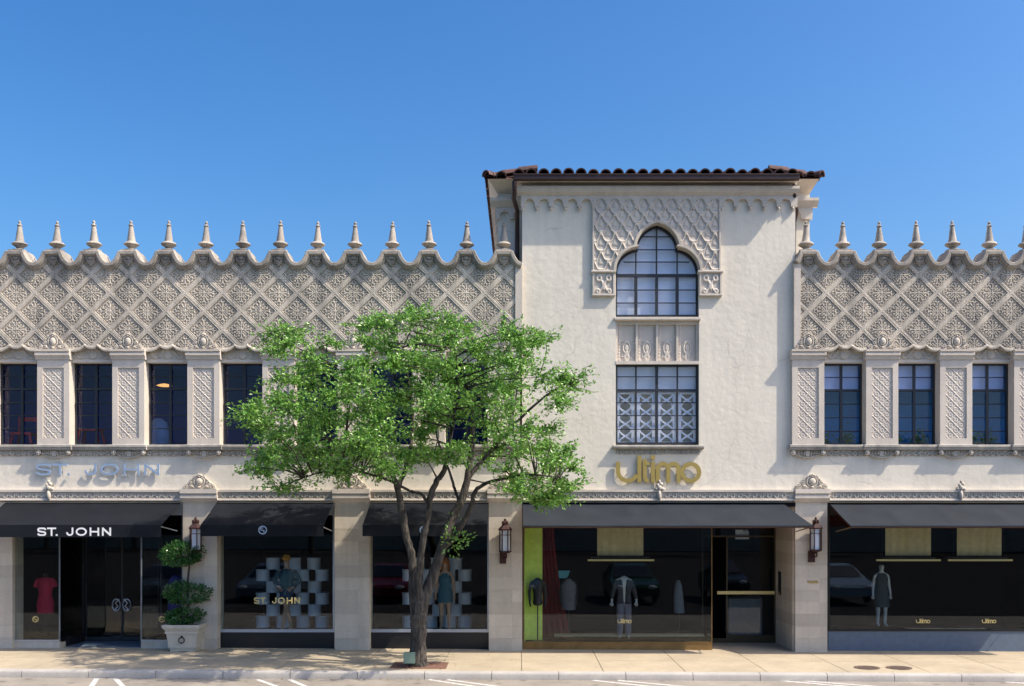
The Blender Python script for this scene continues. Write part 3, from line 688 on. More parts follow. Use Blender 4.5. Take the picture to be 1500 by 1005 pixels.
# trefoil arch outline (left half then mirrored)
k_ = 1/PXM
def arch_pts(grow=0.0):
    pts = []
    cx, cz = PX(936), AZ; r = 34*k_+grow
    for i in range(11):
        a = PI-(PI/2-.10)*i/10; pts.append((cx+r*math.cos(a), cz+r*math.sin(a)))
    cx, cz = PX(970.5), PZ(366); r = 39*k_+grow
    p2 = []
    for i in range(13):
        a = PI-.05-(PI/2-.28)*i/12; p = (cx+r*math.cos(a), cz+r*math.sin(a)); 
        if p[0] <= AC+.001: p2.append(p)
    # finish at axis
    dx = AC-cx; p2.append((AC, cz+math.sqrt(max(r*r-dx*dx, 0))))
    cut = pts[-1]
    p2 = [p for p in p2 if p[1] > cut[1]-.01 and p[0] > cut[0]-grow-.03]
    L = pts+p2
    return L+[(2*AC-x, z) for x, z in L[-2::-1]]
AP = arch_pts()
SX0, SX1 = PX(868, -.05), PX(1055.5, -.05); SZ1 = PZ(291, -.05); SZ0 = PZ(398, -.05)
sp_ = MB()
sp_.prism([(SX0, SZ0), (AP[0][0], SZ0)] + AP[:len(AP)//2+1] + [(AC, SZ1), (SX0, SZ1)], -.05, .28)
sp_.prism([(SX1, SZ0), (SX1, SZ1), (AC, SZ1)] + AP[len(AP)//2:] + [(AP[-1][0], SZ0)], -.05, .28)
SP = sp_.build('arch_panel', M['panel'], T)
def in_arch(X, Z, grow=.07):
    pts = arch_pts(grow); xs = np.array([p[0] for p in pts]); zs = np.array([p[1] for p in pts])
    h = np.interp(np.clip(X, 0, 99), np.maximum.accumulate(xs), zs, left=-1, right=-1)
    return Z < h
def scales(X, Z):
    u = (X-AC)/(20.8*k_); v = (Z-PZ(303))/(27.6*k_)
    v2 = v-.13*np.abs(np.cos(2*PI*u))**1.5+.06
    c = np.cos(2*PI*u)+np.cos(2*PI*v2)
    rib = sm(.31, .17, np.abs(c))*.034
    drop = sm(1.35, 1.75, np.abs(c))*.014
    return np.maximum(rib, drop)
relief('scale_relief', SX0+.03, SX1-.03, SZ0+.02, SZ1-.01, .0105, scales, -.052, M['panel'], SP, keepf=lambda X, Z: ~in_arch(X, Z, .03), skirt=0)
eb = MB()
eb.box(SX0, SX0+.035, -.085, -.04, SZ0, SZ1); eb.box(SX1-.035, SX1, -.085, -.04, SZ0, SZ1)
eb.build('edge_moulding', M['panel'], SP)
ar = MB(); a1 = arch_pts(.012); n = len(a1)
ar.stroke([(x, z) for x, z in arch_pts(.035)], .055, -.10, .05); ar.stroke([(x, z) for x, z in arch_pts(.008)], .03, -.075, .05)
ar.build('archivolt', M['stone'], SP)
for s_, (a, b) in enumerate(((868, 900.5), (1024.5, 1057))):
    m = MB(); x0, x1 = PX(a, -.05), PX(b, -.05); z1, z0 = PZ(400, -.05), PZ(432, -.05)
    m.box(x0, x1, -.04, .1, z0, z1); m.box(x0, x0+.04, -.075, -.03, z0, z1); m.box(x1-.04, x1, -.075, -.03, z0, z1); m.box(x0+.04, x1-.04, -.073, -.03, z0, z0+.03)
    m.sweepx([(.1, z1), (-.08, z1), (-.105, z1+.02), (-.105, z1+.05), (-.09, z1+.06), (.1, z1+.06)], x0-.03, x1+.03)
    m.sweepx([(.1, z0-.03), (-.07, z0-.03), (-.085, z0-.015), (-.085, z0), (.1, z0)], x0-.01, x1+.01)
    cb = m.build('corbel', M['panel'], T)
    cx, cz = (x0+x1)/2, (z0+z1)/2
    def f(X, Z):
        u = np.abs(X-cx)/.2; v = (Z-cz)/.24
        c1 = sm(.17, .07, np.abs(np.hypot((u-.55), (v-.55)*1.0)-.24)); c2 = sm(.17, .07, np.abs(u-(.42-.30*np.cos((v+.1)*2.6))))*(np.abs(v+.15) < .7)
        c3 = sm(.34, .2, np.hypot(u*1.3, (v+.25)*.65)); c4 = sm(.16, .07, np.abs(np.hypot(u-.66, v+.72)-.16)); c5 = sm(.12, .05, np.abs(np.abs(v-.1)-u*.6-.1))*(u < .3)
        return np.maximum.reduce([c1, c2*.9, c3, c4, c5*.6])*.034
    relief('corbel_carving', x0+.04, x1-.04, z0+.03, z1, .0095, f, -.042, M['panel'], cb, skirt=0)
# arched upper window
yw = .17
W1 = MB(); 
zsil = PZ(464.5, yw)
W1.stroke([(WX0+.02, zsil), (WX0+.02, AZ)]+[(x+(.02 if x < AC-.01 else -.02 if x > AC+.01 else 0), z-.03) for x, z in AP]+[(WX1-.02, AZ), (WX1-.02, zsil)], .05, yw-.03, yw+.03)
W1.box(WX0+.04, WX1-.04, yw-.028, yw+.03, zsil-.01, zsil+.05)
win = W1.build('window', M['steel'], T)
mu = MB(); ztr = PZ(404, yw)
mu.box(WX0+.03, WX1-.03, yw-.035, yw+.015, ztr-.035, ztr+.035)
Q = (WX1-WX0)/4
for i in (1, 2, 3): mu.box(WX0+Q*i-.035+(.005 if i == 2 else 0), WX0+Q*i+.035, yw-.03, yw+.014, zsil, ztr-.03)
mu.box(AC-.016, AC+.016, yw-.025, yw+.012, ztr, PZ(330)); 
for s_ in (-1, 1): mu.box(AC+s_*Q-.014, AC+s_*Q+.014, yw-.025, yw+.012, ztr, PZ(364))
for py, hw in ((347, .33), (366, .47), (384, .78), (425, .94), (444, .94)): mu.box(AC-hw, AC+hw, yw-.018, yw+.010, PZ(py, yw)-.011, PZ(py, yw)+.011)
mu.build('muntins', M['steel'], win)
MB().box(WX0+.01, WX1-.01, yw+.016, yw+.022, zsil, PZ(327)).build('pane', M['upclear'], win)
bl = MB(); zz = PZ(328)
while zz > zsil+.02: bl.box(WX0+.02, WX1-.02, yw+.09, yw+.10, zz-.105, zz-.002); zz -= .105
bl.build('blind', M['blind'], win)
# carved apron between the windows
ap = MB(); za0, za1 = PZ(531, .1), PZ(466, .1)
ap.sweepx([(.12, za1-.08), (-.04, za1-.08), (-.06, za1-.06), (-.06, za1-.01), (-.03, za1), (.14, za1)], WX0-.03, WX1+.03)
ap.box(WX0, WX1, .12, .3, za0-.05, za1-.08)
for i in range(5): ap.box(WX0+(WX1-WX0-.05)*i/4, WX0+(WX1-WX0-.05)*i/4+.05, .05, .13, za0+.02, za1-.08)
ap.box(WX0, WX1, .055, .128, za1-.16, za1-.0802); ap.box(WX0, WX1, -.01, .1, za0-.055, za0+.02)
A_ = ap.build('apron_panel', M['panel'], T)
def apf(X, Z):
    u = ((X-WX0-.025)/((WX1-WX0-.05)/4)) % 1-.5; v = (Z-za0)/(za1-za0)
    t = np.abs(u)
    b1 = sm(.05, .02, np.abs(np.maximum(t/.27, np.abs(v-.30)/.2)-.86)); 
    b2 = sm(.16, .06, np.abs(np.hypot(u*3.2, (v-.33)*4.2)-.55)); d = sm(.12, .07, np.hypot(u, (v-.33)*1.2)); tr = sm(.1, .05, np.abs(t+np.abs(v-.12)-.1))
    bd = sm(.04, .02, np.abs(t-.36))*(.6+.4*np.cos(v*90))
    return np.maximum.reduce([b1*.8, b2, d, tr, bd*.7])*.02
relief('apron_carving', WX0+.05, WX1-.05, za0+.02, za1-.16, .01, apf, .118, M['panel'], A_, skirt=0)
# lower window with lattice screens
yl = .14; z0, z1 = PZ(651, yl), PZ(534, yl)
W2 = steel_window(T, WX0, WX1, z0, z1, yl, 4, [PZ(q, yl) for q in (552, 590, 609, 629)], PZ(572, yl), fr=.05, bar=.017, heavy_mid=True, mat_g=M['upclear'])
bl = MB(); zz = z1-.05
while zz > PZ(571): bl.box(WX0+.04, WX1-.04, yl+.09, yl+.097, zz-.036, zz-.003); zz -= .037
bl.build('blind', M['blind'], W2)
Q = (WX1-WX0)/4
for i in range(4):
    m = MB(); a, b = WX0+Q*i+.03, WX0+Q*(i+1)-.03; zc0, zc1 = z0+.03, PZ(574); y0, y1 = yl+.06, yl+.085
    m.box(a, a+.07, y0, y1, zc0, zc1); m.box(b-.07, b, y0, y1, zc0, zc1); m.box(a+.07, b-.07, y0+.001, y1-.001, zc0, zc0+.035); m.box(a+.07, b-.07, y0+.001, y1-.001, zc1-.03, zc1)
    aw = b-a-.14; hgt = zc1-zc0-.06
    nn = 60
    for ph in (0, 1):
        pts = [(a+.07+aw*(.5+(.5 if ph else -.5)*math.cos(2*PI*(t/nn*2))), zc0+.03+hgt*t/nn) for t in range(nn+1)]
        m.stroke(pts, .040, y0+.002+.002*ph, y1-.002)
    m.build('lattice_screen', M['blind'], W2)
sl_ = MB(); zs = PZ(652.5)
sl_.sweepx([(.16, zs-.09), (-.09, zs-.09), (-.11, zs-.07), (-.13, zs-.05), (-.13, zs-.012), (-.11, zs), (.16, zs+.012)], PX(898), PX(1030))
sl_.build('sill', M['sillstone'], T)
ornament_band('sill_ornament', PX(902), PX(1026), PZ(666), zs-.092, -.004, T, .12, .035)
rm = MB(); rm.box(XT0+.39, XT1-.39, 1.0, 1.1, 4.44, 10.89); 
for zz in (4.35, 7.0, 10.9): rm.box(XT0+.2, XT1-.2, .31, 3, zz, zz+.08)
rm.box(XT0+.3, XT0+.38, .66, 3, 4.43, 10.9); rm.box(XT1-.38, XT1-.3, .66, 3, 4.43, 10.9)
rm.build('upper_room', M['room2'], T)  # navy walls carry the reflected sky as colour
# corbel table and cornice
def corbel_table(parent, x0, x1, ztop_, zbot_, y0, y1, pitch, rr, phase):
    poly = [(x0, ztop_), (x0, zbot_)]
    n = int((x1-x0)/pitch+.5); c0 = phase
    c = c0-math.floor((c0-x0)/pitch)*pitch
    if c-rr < x0+.02: c += pitch
    while c+rr < x1-.02:
        poly += [(c-rr, zbot_)]+[(c+rr*math.cos(PI-PI*i/10), zbot_+.06+rr*1.05*math.sin(PI*i/10)) for i in range(11)]+[(c+rr, zbot_)]
        c += pitch
    poly += [(x1, zbot_), (x1, ztop_)]
    m = MB(); m.prism(poly, y0, y1); return m
pt = 20.8*k_
m = corbel_table(T, PX(763), PX(1167), PZ(288), PZ(304), -.075, .0, pt, .118, AC)
c = AC-math.floor((AC-XT0)/pt)*pt-pt/2
while c < XT1:
    if XT0 < c: m.ell((c, -.05, PZ(306.5)), (.035, .045, .04))
    c += pt
m.build('corbel_table', M['panel'], T)
zc = PZ(288)
m = MB(); m.sweepx([(0, zc), (-.085, zc), (-.11, zc+.03), (-.15, zc+.06), (-.17, zc+.11), (-.19, zc+.125), (-.19, zc+.19), (0, zc+.20)], PX(757, -.15), PX(1171, -.15))
m.build('cornice', M['panel'], T)
m = MB(); xx = XT0-.02
while xx < XT1: 
    m.box(xx+.004, min(xx+.66, XT1+.02), -.04, .0, zc+.2, PZ(262)); xx += .665
m.box(XT0+.0, XT1-.0, -.03, .01, zc+.19, PZ(259)); m.build('eave_frieze', M['panel'], T)
GY = -.37
m = MB(); zg = PZ(266, GY)
m.sweepx([(GY, zg+.04), (GY-.03, zg+.06), (GY-.03, zg+.13), (GY-.05, zg+.15), (GY-.05, zg+.17), (GY+.09, zg+.17), (GY+.09, zg+.04)], PX(752, GY), PX(1171, GY))
m.build('gutter', M['gutter'], T)
MB().box(PX(752.5, GY), PX(1170.5, GY), GY+.095, .62, zg+.06, zg+.155).build('eave_soffit', M['panel'], T)
# rear body, wider and set back
RY = .6; RX0, RX1 = PX(729, RY), PX(1186, RY)
m = MB(); m.box(RX0, RX1, RY, 8.6, 3.6, PZ(262, RY)); m.build('rear_wall', M['stucco'], T)
zr = PZ(312, RY)
m = corbel_table(T, RX0-.05, RX1+.05, PZ(305, RY), PZ(322, RY), RY-.07, RY, pt, .118, RX0+.17)
m.sweepx([(RY, PZ(305, RY)), (RY-.08, PZ(305, RY)), (RY-.16, PZ(299, RY)), (RY-.19, PZ(297, RY)), (RY-.19, PZ(293, RY)), (RY, PZ(292, RY))], RX0-.17, RX1+.17)
m.box(RX0-.17, RX0, RY, 8.5, PZ(299, RY), PZ(293, RY)); m.box(RX0-.06, RX0, RY, 8.5, PZ(305, RY), PZ(299.2, RY))
m.box(RX1, RX1+.17, RY, 8.5, PZ(299, RY), PZ(293, RY))
yy = RY+.1
while yy < 8: m.box(RX0-.06, RX0, yy, yy+.1, PZ(322, RY), PZ(305.2, RY)); yy += pt
m.build('rear_cornice', M['panel'], T)
EX0, EX1, EY = RX0-.27, RX1+.15, .12
ze = PZ(259.3, EY)
m = MB(); m.hexa([(RX0, RY, ze-.24), (RX1, RY, ze-.24), (RX1, 8.6, ze-.24), (RX0, 8.6, ze-.24)], [(EX0+.05, EY+.05, ze-.03), (EX1-.05, EY+.05, ze-.03), (EX1-.05, 9, ze-.03), (EX0+.05, 9, ze-.03)])
m.build('soffit', M['panel'], T)
# hipped tile roof, each row of barrel tiles in the part's own mesh
rt = MB()
def barrel(p0, p1, r, n=7, seg=None):
    p0 = Vector(p0); p1 = Vector(p1); d = p1-p0; L = d.length; d.normalize(); side = d.cross(Vector((0, 0, 1))).normalized(); up = side.cross(d)
    ns = max(1, int(L/.36)) if seg is None else seg
    for i in range(ns):
        a = p0+d*(L*i/ns)+up*(.0); b = p0+d*(L*(i+1)/ns+.03)+up*(-.012)
        vs = []
        for q, rr in ((a, r*1.08), (b, r*.9)):
            for j in range(n+1):
                t = PI*j/n; vs.append(q+side*(rr*math.cos(t))+up*(rr*math.sin(t)))
        for q, rr in ((a, r*.86), (b, r*.7)):
            for j in range(n+1):
                t = PI*j/n; vs.append(q+side*(rr*math.cos(t))+up*(rr*math.sin(t)))
        N = n+1; fs = [(j, j+1, N+j+1, N+j) for j in range(n)]+[(2*N+j+1, 2*N+j, 3*N+j, 3*N+j+1) for j in range(n)]+[(j+1, j, 2*N+j, 2*N+j+1) for j in range(n)]
        rt.add(vs, fs)
slope = math.tan(R(11)); cxr = (EX0+EX1)/2; run = (EX1-EX0)/2
FY = GY-.0; zf = PZ(255.5, FY)
tp = 17.9*k_
x = PX(757, FY)+.05; i = 0
while x < PX(1172, FY):
    dpt = min(x-EX0, EX1-x)+.5
    jit = random.uniform(-.012, .012)
    barrel((x, FY+random.uniform(-.03, .02), zf+jit), (x, FY+dpt, zf+jit+dpt*slope), .125); x += tp
for xx0, xx1 in ((EX0+.08, PX(757, FY)-.1), (PX(1172, FY)+.1, EX1-.05)):
    x = xx0
    while x < xx1+.01:
        dpt = max(.4, min(x-EX0, EX1-x)+.1); barrel((x, EY-.02, ze+.005), (x, EY+dpt, ze+dpt*slope), .122); x += tp
yv = EY+.15
while yv < 8.8:
    barrel((EX0-.02, yv, ze+.005+random.uniform(-.01, .01)), (EX0+1.2, yv, ze+1.2*slope), .122); barrel((EX1+.02, yv, ze+.005), (EX1-1.2, yv, ze+1.2*slope), .122); yv += tp
# hip caps
barrel((EX0+.0, EY-.04, ze+.02), (EX0+2.5, EY+2.46, ze+2.5*slope-.04), .12); barrel((EX1-.0, EY-.04, ze+.02), (EX1-2.5, EY+2.46, ze+2.5*slope-.04), .12)
# under-sheet
rt.hexa([(EX0+.03, EY+.03, ze-.03), (EX1-.03, EY+.03, ze-.03), (EX1-.03, 9, ze-.03), (EX0+.03, 9, ze-.03)],
        [(EX0+.03+.05, EY+.05, ze-.004), (EX1-.08, EY+.05, ze-.004), (cxr+.5, 9, ze+run*slope-.1), (cxr-.5, 9, ze+run*slope-.1)])
rt.hexa([(PX(757, FY), FY+.06, zf-.035), (PX(1171, FY), FY+.06, zf-.035), (PX(1171, FY), 1.2, zf-.035), (PX(757, FY), 1.2, zf-.035)],
        [(PX(757, FY), FY+.06, zf-.01), (PX(1171, FY), FY+.06, zf-.01), (PX(1171, FY)-.3, 1.2, zf+.5), (PX(757, FY)+.3, 1.2, zf+.5)])
rt.build('tiled_roof', M['tile'], T, smooth=40)
# downspouts
for s_ in (0, 1):
    m = MB(); x0 = PX(753.5, GY) if s_ == 0 else PX(1168.5, GY); xw = PX(757.5, .1) if s_ == 0 else PX(1168.5, .1)
    m.tube([(x0, GY+.04+.25*s_, zg+.02), (x0, GY+.05+.25*s_, zg-.18), (x0-.02*(1-2*s_), GY+.22+.15*s_, zg-.32), (xw, .2, zg-.5), (xw, .42, zg-.72), (xw, .45, zg-1.2), (xw, .45, 9.0)], .055, 10)
    m.build('downspout', M['gutter'], T, smooth=50)
build_cornice(T, XT0, XT1-.06, [])
# small carved drops on the cornice
for W, xs in ((WL, (74,)), (T, (965,)), (WR, (1405,))):
    for px in xs:
        m = MB(); x = PX(px); 
        m.ell((x, -.09, CZ0+.13), (.05, .06, .12)); m.ell((x, -.1, CZ1+.05), (.06, .05, .07)); m.ell((x-.07, -.09, CZ1+.02), (.055, .04, .045)); m.ell((x+.07, -.09, CZ1+.02), (.055, .04, .045)); m.ell((x+.04, -.1, CZ1+.13), (.05, .04, .045)); m.ell((x-.035, -.1, CZ1+.11), (.04, .04, .04))
        m.ell((x, -.1, CZ1+.19), (.03, .035, .04))
        m.build('carved_drop', M['stone'], W, smooth=45)

# ------------------------------------------------------------------ ground floor: piers, shopfronts, rooms
ZH = PZ(736)
YP = -.02
def pier(W, a, b, cap=True):
    x0, x1 = PX(a, YP), PX(b, YP)
    p = course_pier(W, x0, x1, gz((x0+x1)/2), CZ0-.02, YP, .5)
    if cap:
        m = MB(); z = CZ0
        m.sweepx([(0, z-.03), (YP-.02, z-.03), (YP-.05, z), (YP-.10, z+.03), (YP-.12, z+.06), (YP-.12, z+.13), (YP-.10, z+.145), (YP-.14, z+.17), (YP-.14, CZ1+.02), (0, CZ1+.02)], x0-.03, x1+.03)
        m.build('capital', M['panel'], p)
        lump_cartouche((x0+x1)/2, CZ1+.02, -.06, .74, .36, M['stone'], p)
    return p
pier(WL, -60, 18, False); pier(WL, 268, 318); pier(WL, 490, 541); pier(WL, 716, 765)
pier(WR, 1165, 1212); pier(WR, 1600, 1650)
YG = .26
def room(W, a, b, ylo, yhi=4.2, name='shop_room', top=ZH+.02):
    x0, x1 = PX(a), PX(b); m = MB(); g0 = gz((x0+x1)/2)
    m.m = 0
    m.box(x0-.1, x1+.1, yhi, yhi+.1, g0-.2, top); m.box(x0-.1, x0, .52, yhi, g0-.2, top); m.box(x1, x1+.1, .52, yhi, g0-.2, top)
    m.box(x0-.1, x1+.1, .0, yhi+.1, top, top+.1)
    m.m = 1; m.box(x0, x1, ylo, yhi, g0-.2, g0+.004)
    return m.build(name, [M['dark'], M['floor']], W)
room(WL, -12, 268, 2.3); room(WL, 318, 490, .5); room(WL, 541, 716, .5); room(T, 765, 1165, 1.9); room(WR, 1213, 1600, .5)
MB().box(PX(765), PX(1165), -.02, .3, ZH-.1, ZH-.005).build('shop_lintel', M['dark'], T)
def display(W, a, b, z_sill, z_pl, y, plm, frm, bot=None, name='shop_window', fr=.035, edge=True):
    x0, x1 = PX(a, y), PX(b, y); zs = PZ(z_sill, y); zp = PZ(z_pl, y); g0 = gz((x0+x1)/2)-.1
    m = MB(); m.box(x0, x1, y-.02, y+.28, g0, zp); o = m.build(name, plm, W)
    f = MB(); f.box(x0, x1, y-.04, y+.05, zp, zs); 
    f.box(x0, x0+fr, y-.03, y+.03, zs, ZH); f.box(x1-fr, x1, y-.03, y+.03, zs, ZH)
    f.box(x0+fr, x1-fr, y-.03, y+.03, ZH-.3, ZH)
    f.build('frame', frm, o)
    MB().box(x0+fr, x1-fr, y-.003, y+.003, zs, ZH-.3).build('pane', M['glass'], o)
    MB().box(x0, x1, y+.05, y+1.3, zp-.04, zp).build('display_floor', M['floor'], o)
    return o
w1 = display(WL, 319, 490, 921.5, 926, YG, M['plinth_black'], M['frame_metal'])
w2 = display(WL, 541, 716, 921.5, 926, YG, M['plinth_black'], M['frame_metal'])
w3 = display(T, 766, 1043, 940, 941, YG, M['bronze'], M['bronze'], fr=.016)
w4 = display(WR, 1213, 1600, 922, 924.5, YG, M['bluestone'], M['iron'])
w5 = display(WL, 19, 88, 937, 939, .1, M['ashlar'], M['frame_metal'], fr=.012)
w6 = display(WL, 207, 268, 937, 939, .1, M['ashlar'], M['frame_metal'], fr=.012)
# shop entrance at the left: recessed glass doors
yd = 1.35
m = MB(); xL, xR = PX(88, .1), PX(207, .1); g0 = gz(xL)
for xx in (xL, xR):
    r_ = MB(); r_.box(xx-.004, xx+.004, .14, yd, g0+.2, ZH-.2); r_.build('side_pane', M['glass'], WL)
    r_ = MB(); r_.box(xx-.03, xx+.03, .385, yd, g0-.1, g0+.2); r_.build('side_plinth', M['plinth_black'], WL)
df = MB(); df.box(xL-.03, xL+.02, yd, yd+.06, g0, ZH-.2); df.box(xR-.02, xR+.03, yd, yd+.06, g0, ZH-.2); df.box(xL+.04, xR-.04, yd, yd+.06, ZH-.5, ZH-.2)
DF = df.build('door_frame', M['iron'], WL)
mid = (xL+xR)/2
for s_ in (-1, 1):
    a, b = (xL+.05, mid-.006) if s_ < 0 else (mid+.006, xR-.05)
    d = MB(); d.box(a, b, yd+.01, yd+.05, g0+.02, g0+.1); d.box(a, b, yd+.01, yd+.05, ZH-.6, ZH-.52); d.box(a, a+.02, yd+.012, yd+.048, g0+.1, ZH-.6); d.box(b-.02, b, yd+.012, yd+.048, g0+.1, ZH-.6)
    dd = d.build('door', M['steel'], WL)
    MB().box(a+.02, b-.02, yd+.027, yd+.033, g0+.1, ZH-.6).build('pane', M['glass'], dd)
    h = MB(); hx, hz = mid+s_*.13, PZ(886, yd)
    h.torus((hx, yd-.03, hz), .13, .018, 'y', 24, 8, .75, 1.1)
    h.tube([(hx-s_*.08, yd-.03, hz+.14), (hx+s_*.02, yd-.035, hz+.05), (hx-s_*.04, yd-.035, hz-.03), (hx+s_*.04, yd-.03, hz-.13)], .016)
    h.tube([(hx+s_*.1, yd-.03, hz), (hx+s_*.1, yd+.03, hz)], .012); h.build('handle', M['frame_metal'], dd, smooth=50)
MB().box(xL+.05, xR-.05, .2, yd+.6, g0-.1, g0+.006).build('entrance_floor', M['bluestone'], WL)
# entrance of the tower shop: recessed glass door with brass push bar
xl, xr = PX(1043, YG), PX(1165)-.02; yd2 = 1.65; g0 = gz(8)
rw = MB(); rw.box(xr-.02, xr+.1, .1, yd2+.1, g0-.2, ZH); rw.build('entrance_side_wall', M['ashlar'], T)
m = MB(); m.box(xr-.04, xr-.015, 1.12, 1.34, PZ(872, 1), PZ(838, 1)); n_ = m.build('wall_niche', M['iron'], T)
m = MB(); m.box(xr-.046, xr-.041, 1.16, 1.30, PZ(868, 1), PZ(841, 1)); m.build('niche_glass', M['plinth_black'], n_)
m = MB(); m.box(xr-.049, xr-.0415, 1.125, 1.335, PZ(872, 1), PZ(869, 1)); m.build('niche_trim', M['bronze'], n_)
MB().box(xl-.004, xl+.004, YG+.03, yd2, g0+.15, ZH-.3).build('side_pane', M['glass'], T)
MB().box(xl-.02, xl+.02, YG+.3, yd2, g0-.1, g0+.15).build('side_plinth', M['bronze'], T)
m = MB(); zt2 = PZ(787, yd2)
m.box(xl+.02, xl+.05, yd2, yd2+.05, g0, ZH-.1); m.box(xr-.05, xr-.02, yd2, yd2+.05, g0, ZH-.1); m.box(xl+.05, xr-.05, yd2, yd2+.04, zt2, zt2+.04); m.box(xl+.05, xr-.05, yd2, yd2+.04, g0, g0+.12)
dr = m.build('door_frame', M['bronze_dark'], T)
m = MB(); xd = PX(1064, yd2); m.box(xd, xr-.06, yd2+.01, yd2+.045, g0+.12, g0+.2); m.box(xd, xd+.035, yd2+.01, yd2+.045, g0+.2, zt2)
do = m.build('door', M['bronze_dark'], T)
MB().box(xd+.035, xr-.06, yd2+.024, yd2+.030, g0+.2, zt2).build('pane', M['glass'], do)
m = MB(); zb2 = PZ(868, yd2); m.box(PX(1050, yd2), xr-.06, yd2-.07, yd2-.045, zb2-.04, zb2+.04)
for xx in (PX(1075, yd2), xr-.2): m.box(xx-.015, xx+.015, yd2-.045, yd2+.02, zb2-.015, zb2+.015)
m.build('push_bar', M['goldleaf'], do)
MB().box(xl+.05, xr-.05, yd2+.018, yd2+.024, zt2+.04, ZH-.12).build('transom_pane', M['glass'], T)
cd = MB(); cd.box(PX(1078, yd2), PX(1098, yd2), yd2+.06, yd2+.07, PZ(790, yd2), PZ(776, yd2)); cd.build('notice_card', M['drum'], T)
nm = MB(); 
for i in (0, 1):
    x0 = PX(1089+i*5.2, yd2); z0 = PZ(779.5, yd2); h = .10
    nm.stroke([(x0+.035, z0+h), (x0, z0+h*.35), (x0+.055, z0+h*.35)], .014, yd2+.005, yd2+.010); nm.stroke([(x0+.042, z0+h*.6), (x0+.042, z0)], .014, yd2+.0035, yd2+.009)
nm.build('door_number', M['iron'], dr)
MB().box(xl, xr, .2, yd2+.3, g0-.1, g0+.006).build('entrance_floor', M['bluestone'], T)

# ------------------------------------------------------------------ wall signs
def sign(name, label): return thing(name, label, 'sign', (0, 0, 0))
sg = sign('wall_sign', 'pale blue metal letters on the wall above the left entrance awning')
st_john(PX(53, -.06), PZ(696.5, -.06), (PX(233)-PX(53)), .275, .048, -.075, -.045, M['sign_metal'], sg)
m = MB()
for px in (60, 70, 88, 133, 152, 168, 184, 201, 214, 230): m.tube([(PX(px), -.046, PZ(688)), (PX(px), .0, PZ(688))], .008, 6)
m.build('standoff', M['iron'], sg)
sg2 = sign('wall_sign', 'large gold lower case letters on the stucco above the grey awning')
ultimo(PX(902, -.06), PZ(707.5, -.06), k_*.997, -.085, -.045, M['gold'], sg2)
m = MB()
for px in (906, 918, 936, 945, 957, 964, 978, 993, 1004, 1018): m.tube([(PX(px), -.046, PZ(695)), (PX(px), .0, PZ(695))], .01, 6)
m.build('standoff', M['iron'], sg2)
# lettering on the panes
def on_glass(parent): return parent
gl = lambda w_: [c for c in w_.children if c.name.startswith('pane')][0]
def joined(fn, mat_, parent, name):
    tmp = bpy.data.objects.new('tmp', None); COL.objects.link(tmp); fn(tmp)
    V = []; F = []
    for c in list(tmp.children):
        b = len(V); V += [tuple(v.co) for v in c.data.vertices]; F += [tuple(i+b for i in p.vertices) for p in c.data.polygons]; bpy.data.objects.remove(c)
    bpy.data.objects.remove(tmp); m = MB(); m.add(V, F); return m.build(name, mat_, parent)
yy = YG-.012
joined(lambda t: st_john(PX(372, yy), PZ(884.5, yy), PX(440)-PX(372), .15, .028, yy, yy+.006, M['goldleaf'], t), M['goldleaf'], w1, 'gold_lettering')
joined(lambda t: ultimo(PX(904.5, yy), PZ(913, yy), k_*.168, yy, yy+.006, M['goldleaf'], t), M['goldleaf'], w3, 'gold_lettering')
for px in (1342, 1438.5): joined(lambda t: ultimo(PX(px, yy), PZ(913, yy), k_*.168, yy, yy+.006, M['goldleaf'], t), M['goldleaf'], w4, 'gold_lettering')
emblem(PX(52, .09), PZ(907, .09), .065, .086, .092, M['goldleaf'], w5); emblem(PX(237, .09), PZ(907, .09), .065, .086, .092, M['goldleaf'], w6)

